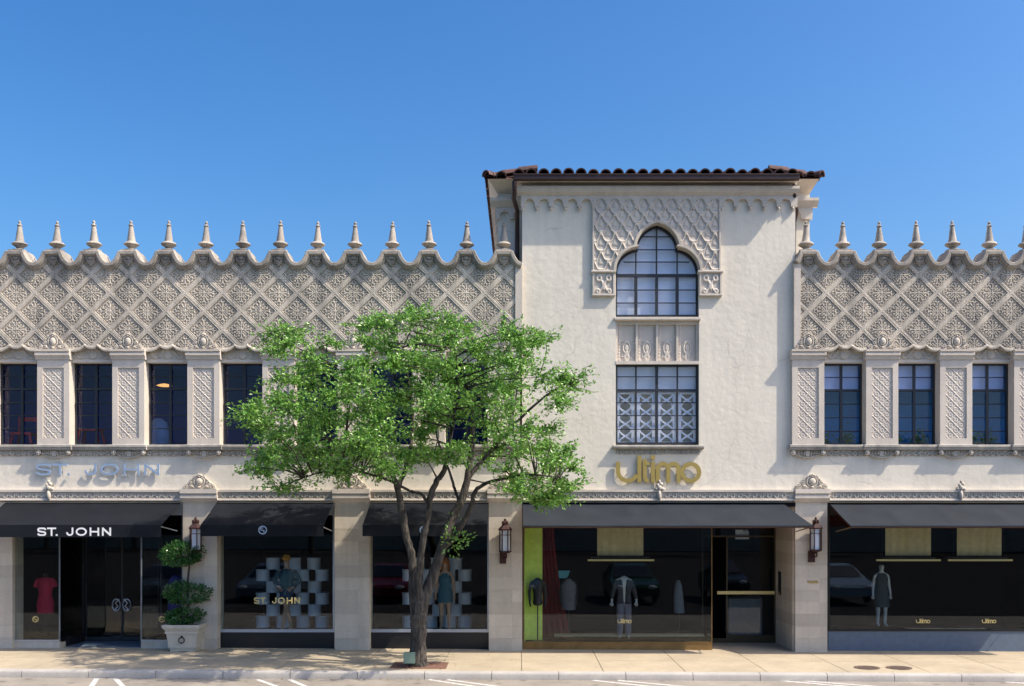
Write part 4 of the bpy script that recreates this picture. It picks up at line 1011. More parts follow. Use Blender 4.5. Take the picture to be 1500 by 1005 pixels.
# ------------------------------------------------------------------ awnings
YA = -1.2
def awning(label, wl0, wl1, ft0, ft1, z_top, z_front, drop, mt, lining=None, ends=True):
    x0, x1 = PX(wl0), PX(wl1); f0, f1 = ft0, ft1
    A = thing('awning', label, 'awning', ((x0+x1)/2, 0, z_front), 'awnings over the shopfronts')
    t = .012; m = MB()
    nx = max(24, int((x1-x0)/.08)); ny = 10; ns = max(2, round((x1-x0)/1.25))
    def cv(i, j, dz):
        u, v_ = i/nx, j/ny; a = f0+(f1-f0)*u; b = x0+(x1-x0)*u
        seam = abs(math.sin(PI*u*ns)); sag = .028*math.sin(PI*v_)*(.25+.75*seam)+.004*math.sin(u*37+v_*5)
        return (a+(b-a)*v_, YA+(-.03-YA)*v_, z_front+(z_top-z_front)*v_-sag*(0 < j < ny)-dz+(.004 if seam < .09 and dz == 0 else 0))
    N = (nx+1)*(ny+1); vs = [cv(i, j, 0) for j in range(ny+1) for i in range(nx+1)]+[cv(i, j, t) for j in range(ny+1) for i in range(nx+1)]
    q = lambda i, j: j*(nx+1)+i
    fs = [(q(i, j), q(i+1, j), q(i+1, j+1), q(i, j+1)) for j in range(ny) for i in range(nx)]
    fs += [tuple(N+k for k in reversed(f_)) for f_ in fs]
    ed = [q(i, 0) for i in range(nx+1)]+[q(nx, j) for j in range(1, ny+1)]+[q(i, ny) for i in range(nx-1, -1, -1)]+[q(0, j) for j in range(ny-1, 0, -1)]
    fs += [(ed[k], N+ed[k], N+ed[(k+1) % len(ed)], ed[(k+1) % len(ed)]) for k in range(len(ed))]
    m.add(vs, fs)
    m.build('canopy', mt, A, smooth=30)
    if lining:
        q = .012; e_ = .05; MB().hexa([(f0+q, YA+q, z_front-e_-.004), (f1-q, YA+q, z_front-e_-.004), (x1-q, -.035, z_top-e_-.004), (x0+q, -.035, z_top-e_-.004)], [(f0+q, YA+q, z_front-e_), (f1-q, YA+q, z_front-e_), (x1-q, -.035, z_top-e_), (x0+q, -.035, z_top-e_)]).build('lining', lining, A)
    v = MB(); n = 40
    v.box(f0, f1, YA-.012, YA, z_front-drop, z_front+.002)
    v.build('valance', mt, A)
    r = MB(); rz = z_front-.03
    for xx in (f0+.05, f1-.05): r.tube([(xx, YA+.02, rz), (xx, -.03, rz-.12)], .014, 6)
    r.tube([(f0+.02, YA+.03, rz), (f1-.02, YA+.03, rz)], .016, 6)
    r.build('rod', M['frame_metal'] if not lining else M['bronze'], A)
    return A
def fx(px): return PX(px, YA)
ZAT = PZ(736.5); ZF = PZ(769, YA)
def same(px): return PX(px)
a1 = awning('black awning with white capital lettering over the left entrance', 9, 265, same(9), same(263), ZAT, ZF, PZ(769, YA)-PZ(787, YA), M['black'])
joined(lambda t: st_john(PX(55, YA), PZ(785, YA), PX(163, YA)-PX(55, YA), .185, .036, YA-.017, YA-.0125, M['white'], t), M['white'], a1, 'lettering')
a2 = awning('black awning with emblem over the display window beside the topiary', 318, 489, same(318), same(489), ZAT, ZF, PZ(769, YA)-PZ(785.5, YA), M['black'])
emblem(PX(385, YA), PZ(776.5, YA), .085, YA-.017, YA-.0125, M['sign_metal'], a2)
a3 = awning('black awning with emblem behind the tree limbs', 543, 716, same(543), same(716), ZAT, ZF, PZ(769, YA)-PZ(785.5, YA), M['black'])
emblem(PX(621, YA), PZ(776.5, YA), .085, YA-.017, YA-.0125, M['sign_metal'], a3)
ZAT2 = PZ(738.5)
awning('long grey awning under the large gold letters', 766, 1148, same(766), PX(1191, YA), ZAT2, PZ(770, YA), .035, M['grey'], M['red_lining'])
awning('long grey awning with red lining at the far right', 1215, 1596, PX(1246, YA), same(1596), ZAT2, PZ(770, YA), .035, M['grey'], M['red_lining'])

# ------------------------------------------------------------------ lanterns
def lantern(label, px, py):
    y = -.2; x = PX(px, y); z = PZ(py, y)        # centre of the glass box
    L = thing('wall_lantern', label, 'lantern', (x, y, z), 'iron wall lanterns on the piers')
    m = MB(); m.box(x-.13, x+.02, YP-.06, YP, z-.54, z-.28); m.tube([(x-.05, -.08, z-.3), (x-.02, -.15, z-.33), (x, y, z-.30)], .03, 8); m.tube([(x-.055, -.08, z-.42), (x+.03, -.17, z-.4), (x+.03, y, z-.27)], .018, 8)
    m.build('bracket', M['rust'], L)
    c = MB(); h = .24; r = .13
    c.lathe([(.09, -h-.05), (r+.02, -h-.02), (r+.02, -h), (.02, -h)], (x, y, z), 6); c.lathe([(.02, h), (r+.025, h), (r+.03, h+.03), (.09, h+.10), (.05, h+.15), (.03, h+.17)], (x, y, z), 6)
    for i in range(6):
        a = PI/3*i; c.tube([(x+r*math.cos(a), y+r*math.sin(a), z-h), (x+r*math.cos(a), y+r*math.sin(a), z+h)], .013, 6)
    c.torus((x, y, z+h*.55), r, .008, 'z', 6, 6)
    c.build('cage', M['rust'], L)
    g_ = MB(); g_.lathe([(.11, -h+.002), (.11, h-.002)], (x, y, z), 6); g_.build('glass', M['lampglass'], L)
    t = MB(); 
    for i in range(6):
        a = PI/3*i+.3; t.ell((x+.06*math.cos(a), y+.06*math.sin(a), z+h+.17), (.025, .025, .05), 6, 5)
    t.ell((x, y, z+h+.22), (.035, .035, .06), 8, 6); t.tube([(x, y, z+h+.12), (x, y, z+h+.22)], .03, 6); t.build('finial', M['rust'], L, smooth=50)
    return L
lantern('rusty iron lantern partly hidden by the topiary shrub', 286.5, 790)
lantern('rusty iron lantern on the pier right of the tree trunk', 740, 792)
lantern('rusty iron lantern on the pier beside the entrance with brass bar', 1195, 790)
# thin shadow-casting wall rod seen behind each lantern is the awning's own rod; small brass script plate on the pier
m = MB(); x0 = PX(1182.5, YP); z0 = PZ(852.5, YP)
m.stroke([(x0+t*.0135, z0+.035*math.sin(t*1.9)) for t in range(20)], .018, YP-.008, YP+.002); m.stroke([(x0+.03, z0-.02), (x0+.22, z0-.02)], .012, YP-.006, YP+.002)
tag(m.build('name_plate', M['gold'], None), 'small tarnished brass script plate on the pier below the lantern', 'plaque')

# ------------------------------------------------------------------ street tree
def make_tree():
    sc = PXM*D/(D+TY)
    def tp_(px, py, dy=0.0):
        yy = TY+dy; s_ = (D+yy)/D/PXM
        return Vector((CX+(px-HX)*s_, yy, CZ+(HY-py)*s_))
    Tn = thing('street_tree', 'leafy green street tree with forked dark trunk at the kerb', 'tree', (TX, TY, gz(TX)))
    limbs = [
        ([(612, 979, 0), (612, 962, 0), (612.5, 940, 0), (613, 915, 0), (614, 895, 0), (615, 878, 0), (616, 862, 0)], [.225, .185, .165, .168, .18, .16, .07]),
        ([(609, 905, .02), (606, 870, .03), (605, 839, .05), (602, 809, .09), (594, 780, .13), (588, 744, .17), (581, 708, .2)], [.12, .105, .092, .082, .076, .072, .066]),
        ([(581, 708, .2), (560, 675, .3), (520, 652, .4), (470, 640, .3), (420, 628, .2), (380, 620, .1)], [.055, .043, .034, .027, .02, .011]),
        ([(583, 714, .2), (596, 680, .5), (604, 630, .8), (600, 570, .9), (590, 510, .8)], [.055, .046, .036, .025, .013]),
        ([(614, 892, -.03), (612.5, 865, -.1), (614, 839, -.2), (618, 803, -.32), (624, 770, -.4), (630, 732, -.5), (639, 705, -.58), (650, 690, -.62), (660, 640, -.8), (670, 570, -.8), (665, 500, -.6)], [.10, .085, .076, .07, .068, .066, .06, .055, .042, .03, .014]),
        ([(627, 740, -.45), (618, 724, -.4), (600, 719, -.35), (570, 704, -.4), (530, 692, -.7), (480, 690, -.9), (430, 705, -1.0)], [.036, .032, .03, .027, .022, .017, .01]),
        ([(617, 898, .02), (621, 875, .05), (632, 850, .1), (645, 809, .15), (660, 765, .2), (675, 735, .25), (684, 705, .3), (692, 650, .4), (692, 590, .5), (700, 530, .5)], [.14, .128, .115, .106, .095, .085, .075, .055, .036, .015]),
        ([(650, 800, .14), (664, 790, 0), (679, 765, -.2), (691, 741, -.35), (695, 722, -.45), (712, 708, -.55), (735, 702, -.7), (775, 695, -.9), (820, 700, -.9)], [.07, .062, .056, .05, .045, .036, .03, .023, .011]),
        ([(685, 702, .3), (712, 668, .4), (742, 635, .3), (775, 600, .2), (815, 570, .1), (848, 560, 0)], [.05, .042, .034, .027, .018, .01]),
        ([(674, 737, .27), (667, 720, .45), (660, 696, .65), (640, 640, 1.0), (630, 580, 1.2)], [.036, .031, .027, .022, .012]),
        ([(742, 635, .3), (755, 590, .5), (760, 540, .4), (785, 505, .2)], [.024, .02, .015, .008]),
        ([(560, 675, .3), (545, 620, .5), (520, 570, .4), (480, 530, .2), (410, 500, 0)], [.036, .03, .024, .018, .01]),
    ]
    m = MB(); nodes = []
    for pts, rr in limbs:
        P_ = [tp_(*p) for p in pts]; V = []; RR = []
        for i in range(len(P_)-1):
            p0 = P_[max(i-1, 0)]; p1 = P_[i]; p2 = P_[i+1]; p3 = P_[min(i+2, len(P_)-1)]
            for j in range(5):
                t = j/5; v = .5*((2*p1)+(p2-p0)*t+(2*p0-5*p1+4*p2-p3)*t*t+(3*p1-p0-3*p2+p3)*t**3)
                V.append(v+Vector((random.gauss(0, .008), random.gauss(0, .008), 0))); RR.append((rr[i]*(1-t)+rr[i+1]*t)*(1+random.uniform(-.06, .06)))
        V.append(P_[-1]); RR.append(rr[-1]); m.tube(V, RR, 12)
        nodes += [(v, r_) for v, r_ in zip(V, RR) if v.z > 3.9 and r_ < .07]
    m.ell(tp_(651, 786, -.05), (.07, .05, .06))
    # clumps in the outline of the crown
    poly = [(605+(a-605)*(.955 if a > 605 else .93), b) for a, b in [(385,482),(420,474),(450,512),(500,492),(550,460),(612,452),(650,464),(700,480),(745,484),(800,492),(812,505),(792,522),(802,548),(858,548),(864,570),(848,600),(815,612),(838,640),(858,690),(850,730),(808,742),(762,718),(700,700),(640,690),(590,684),(545,696),(490,708),(455,700),(420,722),(398,698),(352,688),(348,650),(345,605),(372,560),(378,520)]]
    def inside(x, y):
        c = False; n = len(poly)
        for i in range(n):
            x1, y1 = poly[i]; x2, y2 = poly[i-1]
            if (y1 > y) != (y2 > y) and x < (x2-x1)*(y-y1)/(y2-y1)+x1: c = not c
        return c
    rnd = random.Random(11); cl = []
    tries = 0
    while len(cl) < 180 and tries < 20000:
        tries += 1
        x = rnd.uniform(340, 866); y = rnd.uniform(450, 745)
        if not inside(x, y): continue
        if math.hypot(x-588, (y-618)) < 26 or math.hypot(x-690, y-625) < 20 or math.hypot(x-600, y-560) < 14: continue
        if y > 680 and 600 < x < 690: continue
        dmax = 1.75*math.sqrt(max(0.06, 1-((x-605)/275)**2))*math.sqrt(max(.15, 1-((y-600)/165)**2))
        dy = rnd.uniform(-dmax-.8, dmax*.8)
        if all(math.hypot(math.hypot(x-a, y-b), (dy-c)*62) > 23 for a, b, c in cl): cl.append((x, y, dy))
    for e in [(372, 600, 0), (364, 612, .1), (376, 684, -.3), (400, 488, 0), (412, 500, .2), (398, 512, -.2), (438, 700, -.8), (412, 716, -.9), (808, 728, -.6), (838, 715, -.5), (838, 566, 0), (844, 556, .1), (800, 498, .1), (604, 462, .2), (560, 478, -.2)]: cl.append(e)
    lv = []; lf = []
    def leaf(p, d, L, Wd):
        d = d.normalized(); s_ = d.cross(Vector((rnd.gauss(0, 1), rnd.gauss(0, 1), rnd.gauss(0, 1)+.6))).normalized()
        up = s_.cross(d); b = len(lv)
        lv.extend([p, p+d*L*.5+s_*Wd*.5+up*.006, p+d*L-up*.006, p+d*L*.5-s_*Wd*.5+up*.006]); lf.append((b, b+1, b+2, b+3))
    for (x, y, dy) in cl:
        c = tp_(x, y, dy)
        r_ = rnd.uniform(.34, .56); 
        nd, nr = min(nodes, key=lambda q: (q[0]-c).length+(.6 if q[0].z > c.z+.3 else 0))
        midp = (nd+c)/2+Vector((rnd.uniform(-.1, .1), rnd.uniform(-.1, .1), rnd.uniform(0, .15)))
        m.tube([nd, (nd+midp)/2, midp, (midp+c)/2, c], [min(nr*.7, .022), .016, .012, .009, .006], 5)
        base = c-(c-nd).normalized()*min(.25, (c-nd).length*.5)
        for t in range(rnd.randint(14, 19)):
            while True:
                v = Vector((rnd.uniform(-1, 1), rnd.uniform(-1, 1), rnd.uniform(-1, 1)))
                if v.length < 1: break
            tip = c+Vector((v.x*r_*1.25, v.y*r_*.95, v.z*r_*.66+.03))
            st = c+Vector((v.x, v.y, v.z))*r_*.12
            m.tube([st, (st+tip)/2+Vector((0, 0, .02)), tip], [.006, .0045, .003], 3)
            n = rnd.randint(13, 20); dd = (tip-st)
            for k in range(n):
                f = (k+.5)/n*1.05; p = st+dd*f+Vector((rnd.gauss(0, .03), rnd.gauss(0, .03), rnd.gauss(0, .028)))
                ld = dd.normalized()*.5+Vector((rnd.gauss(0, .7), rnd.gauss(0, .7), rnd.gauss(0, .5)-.1))
                leaf(p, ld, rnd.uniform(.06, .098), rnd.uniform(.034, .052))
    # epicormic sprig on the right limb
    c = tp_(662, 792, -.12)
    for t in range(70):
        v = Vector((rnd.gauss(0, .12), rnd.gauss(0, .08), rnd.gauss(0, .2))); leaf(c+v, v+Vector((.02, 0, .05)), .085, .045)
    for t in range(40):
        v = Vector((rnd.gauss(0, .1), rnd.gauss(0, .06), rnd.gauss(0, .08))); leaf(tp_(672, 788, -.1)+v+Vector((.06, 0, -.05)), v+Vector((.02, 0, .05)), .085, .045)
    m.build('trunk', M['bark'], Tn, smooth=True, recalc=False)
    me = bpy.data.meshes.new('crown'); me.from_pydata([tuple(v) for v in lv], [], lf); me.update()
    finish('crown', me, M['leaf'], Tn)
make_tree()
rnd = random.Random(4); lv = []; lf = []
for q in range(260):
    if rnd.random() < .55: x = TX+rnd.gauss(-.6, 2.4); y = rnd.choice((YK-.06-abs(rnd.gauss(0, .1)), YK-.02-abs(rnd.gauss(0, .3)))); z = gz(x)-.146
    else: x = TX+rnd.gauss(-.8, 1.8); y = rnd.uniform(YK+.2, -.2); z = gz(x)+.004
    a = rnd.uniform(0, 6.28); d = Vector((math.cos(a), math.sin(a), rnd.uniform(-.1, .3))); s_ = Vector((-math.sin(a), math.cos(a), rnd.uniform(-.3, .3))); p = Vector((x, y, z+.006)); L = rnd.uniform(.03, .06); b = len(lv)
    lv += [tuple(p), tuple(p+d*L*.5+s_*L*.28), tuple(p+d*L+Vector((0, 0, .004))), tuple(p+d*L*.5-s_*L*.28)]; lf.append((b, b+1, b+2, b+3))
me = bpy.data.meshes.new('leaf_litter'); me.from_pydata(lv, [], lf); me.update(); tag(finish('leaf_litter', me, leaf_mat('dry_leaf', (.16, .10, .03), (.30, .22, .07), .2, .6)), 'small dry fallen leaves along the kerb and sidewalk', 'leaf litter', kind='stuff')
# little green floodlight on a stake at the foot of the tree
x, y = GP(600, 979)
F = thing('garden_floodlight', 'small green box floodlight on a stake by the trunk', 'light', (x, y, gz(x)))
m = MB(); m.box(x-.11, x+.11, y-.06, y+.05, .12, .33); m.box(x-.12, x+.12, y-.075, y-.06, .11, .34); m.build('housing', mat('floodlight_green', (0.16, 0.24, 0.19), .5), F)
m = MB(); m.tube([(x, y, gz(x)-.05), (x, y, .13)], .02, 8); m.box(x-.05, x+.05, y-.02, y+.02, .1, .12); m.build('stake', M['iron'], F)

# ------------------------------------------------------------------ planter and topiary
gx0, gy0 = GP(264.5, 958)
pxc = PX(265, -.55); pyc = -.55+.40; g0 = gz(pxc)
Pn = thing('planter', 'square cream stone planter holding the topiary shrub', 'planter', (pxc, pyc, g0))
m = MB()
def frus(z0, z1, h0, h1):
    m.hexa([(pxc-h0, pyc-h0, g0+z0), (pxc+h0, pyc-h0, g0+z0), (pxc+h0, pyc+h0, g0+z0), (pxc-h0, pyc+h0, g0+z0)], [(pxc-h1, pyc-h1, g0+z1), (pxc+h1, pyc-h1, g0+z1), (pxc+h1, pyc+h1, g0+z1), (pxc-h1, pyc+h1, g0+z1)])
frus(.0, .09, .285, .3); frus(.091, .13, .325, .325); frus(.131, .42, .315, .355); frus(.42, .47, .38, .38); frus(.471, .52, .37, .39); frus(.521, .56, .41, .415)
# hollow rim
for a in range(4):
    c_, s_ = math.cos(a*PI/2), math.sin(a*PI/2)
    q = lambda X, Y: (pxc+X*c_-Y*s_, pyc+X*s_+Y*c_)
    o_, i_ = .43, .36
    b = [q(-o_, -o_), q(o_, -o_), q(i_, -i_), q(-i_, -i_)]
    m.hexa([(u, v, g0+.56) for u, v in b], [(u, v, g0+.62) for u, v in b])
m.build('pot', M['planter'], Pn)
m = MB(); m.box(pxc-.36, pxc+.36, pyc-.36, pyc+.36, g0+.5605, g0+.585); m.build('soil', M['soil'], Pn)
m = MB(); yf = pyc-.345; m.torus((pxc, yf-.02, g0+.27), .065, .012, 'y', 20, 8); m.ell((pxc, yf-.015, g0+.345), (.03, .03, .03)); m.ell((pxc, yf-.02, g0+.205), (.016, .016, .02)); m.build('ring', M['iron'], Pn, smooth=True)
m = MB(); m.box(pxc-.1, pxc+.1, pyc-.287, pyc-.27, g0+.002, g0+.03); m.build('drain_slot', M['iron'], Pn)
Tp = thing('topiary_shrub', 'dark green topiary shrub clipped into three tiers in the planter', 'shrub', (pxc, pyc, g0+.58))
m = MB(); m.tube([(pxc, pyc, g0+.55), (pxc+.03, pyc, g0+1.0), (pxc+.0, pyc+.02, g0+1.5), (pxc+.06, pyc, g0+1.95), (pxc+.02, pyc, g0+2.3)], [.035, .032, .028, .024, .015], 8)
for i in range(50):
    a = random.uniform(0, 2*PI); z = random.choice((.75, 1.35, 2.15)); m.tube([(pxc, pyc, g0+z), (pxc+.3*math.cos(a), pyc+.25*math.sin(a), g0+z+random.uniform(-.05, .15))], [.012, .004], 4)
m.build('stem', M['bark'], Tp, smooth=True, recalc=False)
rnd = random.Random(5)
for (cpx, cpy, rx, ry, rz, n) in ((268, 812, .47, .42, .26, 1500), (272, 869, .53, .46, .22, 1500), (270, 902, .42, .40, .17, 900)):
    cc = Vector((PX(cpx, pyc), pyc, PZ(cpy, pyc))); lv = []; lf = []
    lob = [Vector((rnd.gauss(0, 1), rnd.gauss(0, 1), rnd.gauss(0, .6))).normalized() for _ in range(9)]
    for i in range(n):
        v = Vector((rnd.gauss(0, 1), rnd.gauss(0, 1), rnd.gauss(0, 1))).normalized()
        bulge = .8+.28*max(max(0, v.dot(l_))**4 for l_ in lob)
        rr = bulge*(rnd.uniform(.55, 1.0) if rnd.random() < .35 else rnd.uniform(.86, 1.12))
        p = cc+Vector((v.x*rx*rr, v.y*ry*rr, v.z*rz*rr))
        d = (v*.8+Vector((rnd.gauss(0, .6), rnd.gauss(0, .6), rnd.gauss(0, .6)))).normalized(); s_ = d.cross(Vector((rnd.gauss(0, 1), rnd.gauss(0, 1), rnd.gauss(0, 1)))).normalized(); up = s_.cross(d)
        L, Wd = rnd.uniform(.07, .11), rnd.uniform(.03, .045); b = len(lv)
        lv += [tuple(p), tuple(p+d*L*.5+s_*Wd*.5+up*.008), tuple(p+d*L), tuple(p+d*L*.5-s_*Wd*.5+up*.008)]; lf.append((b, b+1, b+2, b+3))
    me = bpy.data.meshes.new('foliage'); me.from_pydata(lv, [], lf); me.update(); finish('foliage', me, M['shrub'], Tp)

# ------------------------------------------------------------------ display window contents
def skin_mesh(verts, edges, radii, sub=2):
    me = bpy.data.meshes.new('sk'); me.from_pydata(verts, edges, []); me.update()
    ob = bpy.data.objects.new('sk', me); COL.objects.link(ob)
    ob.modifiers.new('s', 'SKIN')
    for i, r in enumerate(radii):
        sv = me.skin_vertices[0].data[i]; sv.radius = r if hasattr(r, '__len__') else (r, r); sv.use_root = (i == 0)
    md = ob.modifiers.new('u', 'SUBSURF'); md.levels = sub; md.render_levels = sub
    dg = bpy.context.evaluated_depsgraph_get(); m2 = bpy.data.meshes.new_from_object(ob.evaluated_get(dg))
    bpy.data.objects.remove(ob); return m2
def figure(parent, x, y, z0, H, mt, pose='stand', head=True, legs=True, name='body', arms='down'):
    h = H/1.8; vs = []; es = []; rs = []
    def add(p, r, link=None):
        vs.append((x+p[0]*h, y+p[1]*h, z0+p[2]*h)); rs.append(tuple(q*h for q in r) if hasattr(r, '__len__') else r*h)
        if link is not None: es.append((link, len(vs)-1))
        return len(vs)-1
    pel = add((0, 0, .93), (.14, .10)); wst = add((0, 0, 1.08), (.115, .085), pel); ch = add((0, 0, 1.28), (.15, .105), wst); ns = add((0, .01, 1.44), (.07, .06), ch); nk = add((0, 0, 1.52), .05, ns)
    if head:
        hb = add((0, -.015, 1.60), (.072, .08), nk); add((0, -.01, 1.70), (.08, .095), hb); 
    hands = []
    for s_ in (-1, 1):
        sh = add((s_*.17, 0, 1.40), .055, ns)
        if arms == 'hips':
            el = add((s_*.30, .02, 1.18), .043, sh); wr = add((s_*.17, -.12, 1.02), .032, el); hd = add((s_*.10, -.14, 1.0), .03, wr)
        elif arms == 'out':
            el = add((s_*.25, .02, 1.15), .043, sh); wr = add((s_*.30, -.04, .93), .032, el); hd = add((s_*.30, -.06, .85), .028, wr)
        else:
            el = add((s_*.22, .02, 1.13), .04, sh); wr = add((s_*.24, -.03, .9), .03, el); hd = add((s_*.24, -.05, .82), .026, wr)
        hands.append(vs[hd])
        if legs:
            cr = {'stand': 0, 'cross': -.12*s_}[pose]
            hp = add((s_*.09, 0, .88), .095, pel); kn = add((s_*.10+cr, -.02, .48), .062, hp); an = add((s_*.10+cr*1.7, .02, .08), .042, kn); add((s_*.11+cr*1.7, -.12, .03), .032, an)
    me = skin_mesh(vs, es, rs)
    o = finish(name, me, mt, parent, True)
    return o, hands
def hand_fingers(parent, pts, mt, sz=1.0):
    m = MB()
    for (x, y, z) in pts:
        for i in range(4):
            dx = (i-1.5)*.017*sz; L = (.065, .075, .072, .055)[i]*sz
            m.tube([(x+dx, y, z), (x+dx*1.1, y-.012, z-L*.6), (x+dx*1.15, y-.006, z-L)], [.009*sz, .008*sz, .006*sz], 6)
        m.tube([(x-.026*sz, y-.005, z+.02), (x-.05*sz, y-.015, z-.02), (x-.052*sz, y-.02, z-.04)], [.01*sz, .009*sz, .007*sz], 6)
    m.build('hand', mt, parent, smooth=True)
C = lambda n, c, r=.8: mat(n, c, r, var=.12, vscale=9)
fl1 = PZ(926, YG)+.0
# drums
def drums(w_, cpx, rows, where, xshift):
    yd_ = YG+1.05; r = .165; h = .285
    names = ['bottom', 'second', 'third', 'fourth', 'fifth', 'top']
    nth = ['first', 'second', 'third', 'fourth']
    proto = None
    for i, xs in enumerate(rows):
        for j, px in enumerate(xs):
            x = PX(px, yd_); z = fl1+i*(h+.002)
            lab = f'white round drum in the {names[i]} row, {nth[j]} from left, {where}'
            o = DR.copy(); COL.objects.link(o); o.location = (x, yd_, z)
            tag(o, lab, 'drum', 'white drums stacked in the display windows')
            l_ = DL.copy(); COL.objects.link(l_); l_.parent = o
m = MB(); m.lathe([(.165, 0), (.168, .006), (.165, .014), (.165, .262), (.169, .268), (.169, .274), (.165, .28)], (0, 0, 0), 28); DR = m.build('drum', M['drum'], None, smooth=40)
m = MB(); m.lathe([(.172, .262), (.174, .266), (.174, .283), (.15, .284), (.145, .280), (.01, .280)], (0, 0, 0), 28); DL = m.build('lid', M['drum'], DR, smooth=40)
R1 = [(385, 415, 444, 472), (400, 431, 461), (385, 415, 443, 472), (400, 431, 461), (385, 415, 443, 472), (400, 431, 460)]
sh = 612-415+14
R2 = [tuple(p+211-14-1+0 for p in r) for r in R1]
R2 = [(599, 629+2, 659-1, 681), (612, 643, 667), (599, 628, 657, 681), (612, 642, 667), (599, 629, 657, 681), (612, 641, 667)]
drums(w1, 431, R1, 'in the window beside the topiary', 0); drums(w2, 645, R2, 'in the window behind the tree', 0)
bpy.data.objects.remove(DL); bpy.data.objects.remove(DR)
# man mannequin with orange cap
yb = YG+.55; x = PX(420, yb)
P1 = thing('mannequin', 'mannequin in dark teal jacket and orange cap before the white drums', 'mannequin', (x, yb, fl1))
skin_ = C('mannequin_skin', (.45, .27, .17), .5)
o, hd = figure(P1, x, yb, fl1+.0, 1.80, skin_, 'cross', arms='hips')
hand_fingers(P1, hd, skin_)
m = MB(); m.loft([(fl1+.98, x, yb, .19, .135), (fl1+1.1, x, yb, .155, .12), (fl1+1.28, x, yb, .19, .14), (fl1+1.4, x, yb, .2, .11), (fl1+1.47, x, yb, .09, .08)])
for s_ in (-1, 1): m.tube([(x+s_*.17, yb, fl1+1.4), (x+s_*.24, yb+.01, fl1+1.29), (x+s_*.30, yb+.02, fl1+1.18), (x+s_*.19, yb-.1, fl1+1.04)], [.075, .07, .062, .05], 10)
m.build('jacket', C('teal_cloth', (.03, .085, .10)), P1, smooth=60)
m = MB(); m.loft([(fl1+.72, x, yb, .175, .13), (fl1+1.0, x, yb, .17, .125)]); m.build('shorts', C('navy_cloth', (.02, .05, .10)), P1, smooth=60)
m = MB(); m.ell((x, yb-.01, fl1+1.74), (.10, .115, .085)); m.prism([(x-.09, fl1+1.72), (x+.09, fl1+1.72), (x+.09, fl1+1.735), (x-.09, fl1+1.735)], yb-.19, yb-.08); m.build('cap', C('orange_cloth', (.75, .33, .03)), P1, smooth=60)
# woman mannequin behind the tree
x = PX(652, yb)
P2 = thing('mannequin', 'red haired mannequin in blue green sleeveless dress behind the tree', 'mannequin', (x, yb, fl1))
o, hd = figure(P2, x, yb, fl1, 1.72, skin_, 'stand', arms='down'); hand_fingers(P2, hd, skin_, .9)
m = MB(); m.loft([(fl1+.66, x, yb, .19, .14), (fl1+.9, x, yb, .18, .135), (fl1+1.05, x, yb, .13, .105), (fl1+1.22, x, yb, .165, .13), (fl1+1.33, x, yb, .14, .09), (fl1+1.37, x, yb, .11, .075)]); m.build('dress', C('teal_dress', (.035, .11, .15)), P2, smooth=60)
m = MB(); m.ell((x, yb+.02, fl1+1.64), (.105, .115, .11)); m.loft([(fl1+1.38, x, yb+.06, .10, .05), (fl1+1.55, x, yb+.05, .115, .08), (fl1+1.64, x, yb+.04, .1, .08)]); m.build('hair', C('auburn_hair', (.35, .11, .03)), P2, smooth=True)
# red dress form
yb = .75; x = PX(66.5, yb); g0 = gz(x)
P3 = thing('dress_form', 'red short sleeved dress on a wire dress form stand', 'dress form', (x, yb, g0))
zz = lambda py: PZ(py, yb)
m = MB(); m.loft([(zz(898), x, yb, .20, .15), (zz(885), x, yb, .205, .15), (zz(870), x, yb, .15, .115), (zz(857), x, yb, .185, .13), (zz(848), x, yb, .17, .10), (zz(845.5), x, yb, .09, .07)])
for s_ in (-1, 1): m.tube([(x+s_*.14, yb, zz(848)), (x+s_*.2, yb, zz(853)), (x+s_*.225, yb, zz(860))], [.055, .075, .07], 10)
m.build('dress', C('red_cloth', (.40, .008, .045)), P3, smooth=60)
m = MB(); m.lathe([(.05, 0), (.05, .07), (.06, .09), (.03, .12)], (x, yb, zz(847)), 14); m.build('neck', M['iron'], P3, smooth=50)
m = MB(); m.tube([(x, yb, zz(900)), (x, yb, g0+.05)], .014, 8)
for s_ in (-1, 1): m.tube([(x, yb, g0+.42), (x+s_*.12, yb, g0+.43), (x+s_*.15, yb, g0+.33), (x+s_*.08, yb, g0+.2), (x, yb, g0+.12)], .009, 6); m.tube([(x, yb, g0+.1), (x+s_*.18, yb, g0+.02)], .012, 6)
m.build('stand', M['iron'], P3, smooth=True)
# blue garment form behind the topiary
x = PX(259, .8); yb = .8
P4 = thing('dress_form', 'deep blue garment on a form behind the topiary shrub', 'dress form', (x, yb, gz(x)))
m = MB(); m.loft([(zz(893), x, yb, .22, .15), (zz(880), x, yb, .2, .14), (zz(865), x, yb, .16, .12), (zz(850), x, yb, .2, .13), (zz(843), x, yb, .1, .07)]); m.build('garment', C('blue_cloth', (.012, .016, .2)), P4, smooth=60)
m = MB(); m.tube([(x, yb, zz(893)), (x, yb, gz(x)+.02)], .016, 8); m.lathe([(.15, 0), (.15, .02), (.03, .04)], (x, yb, gz(x)+.006), 16); m.build('stand', M['iron'], P4, smooth=50)
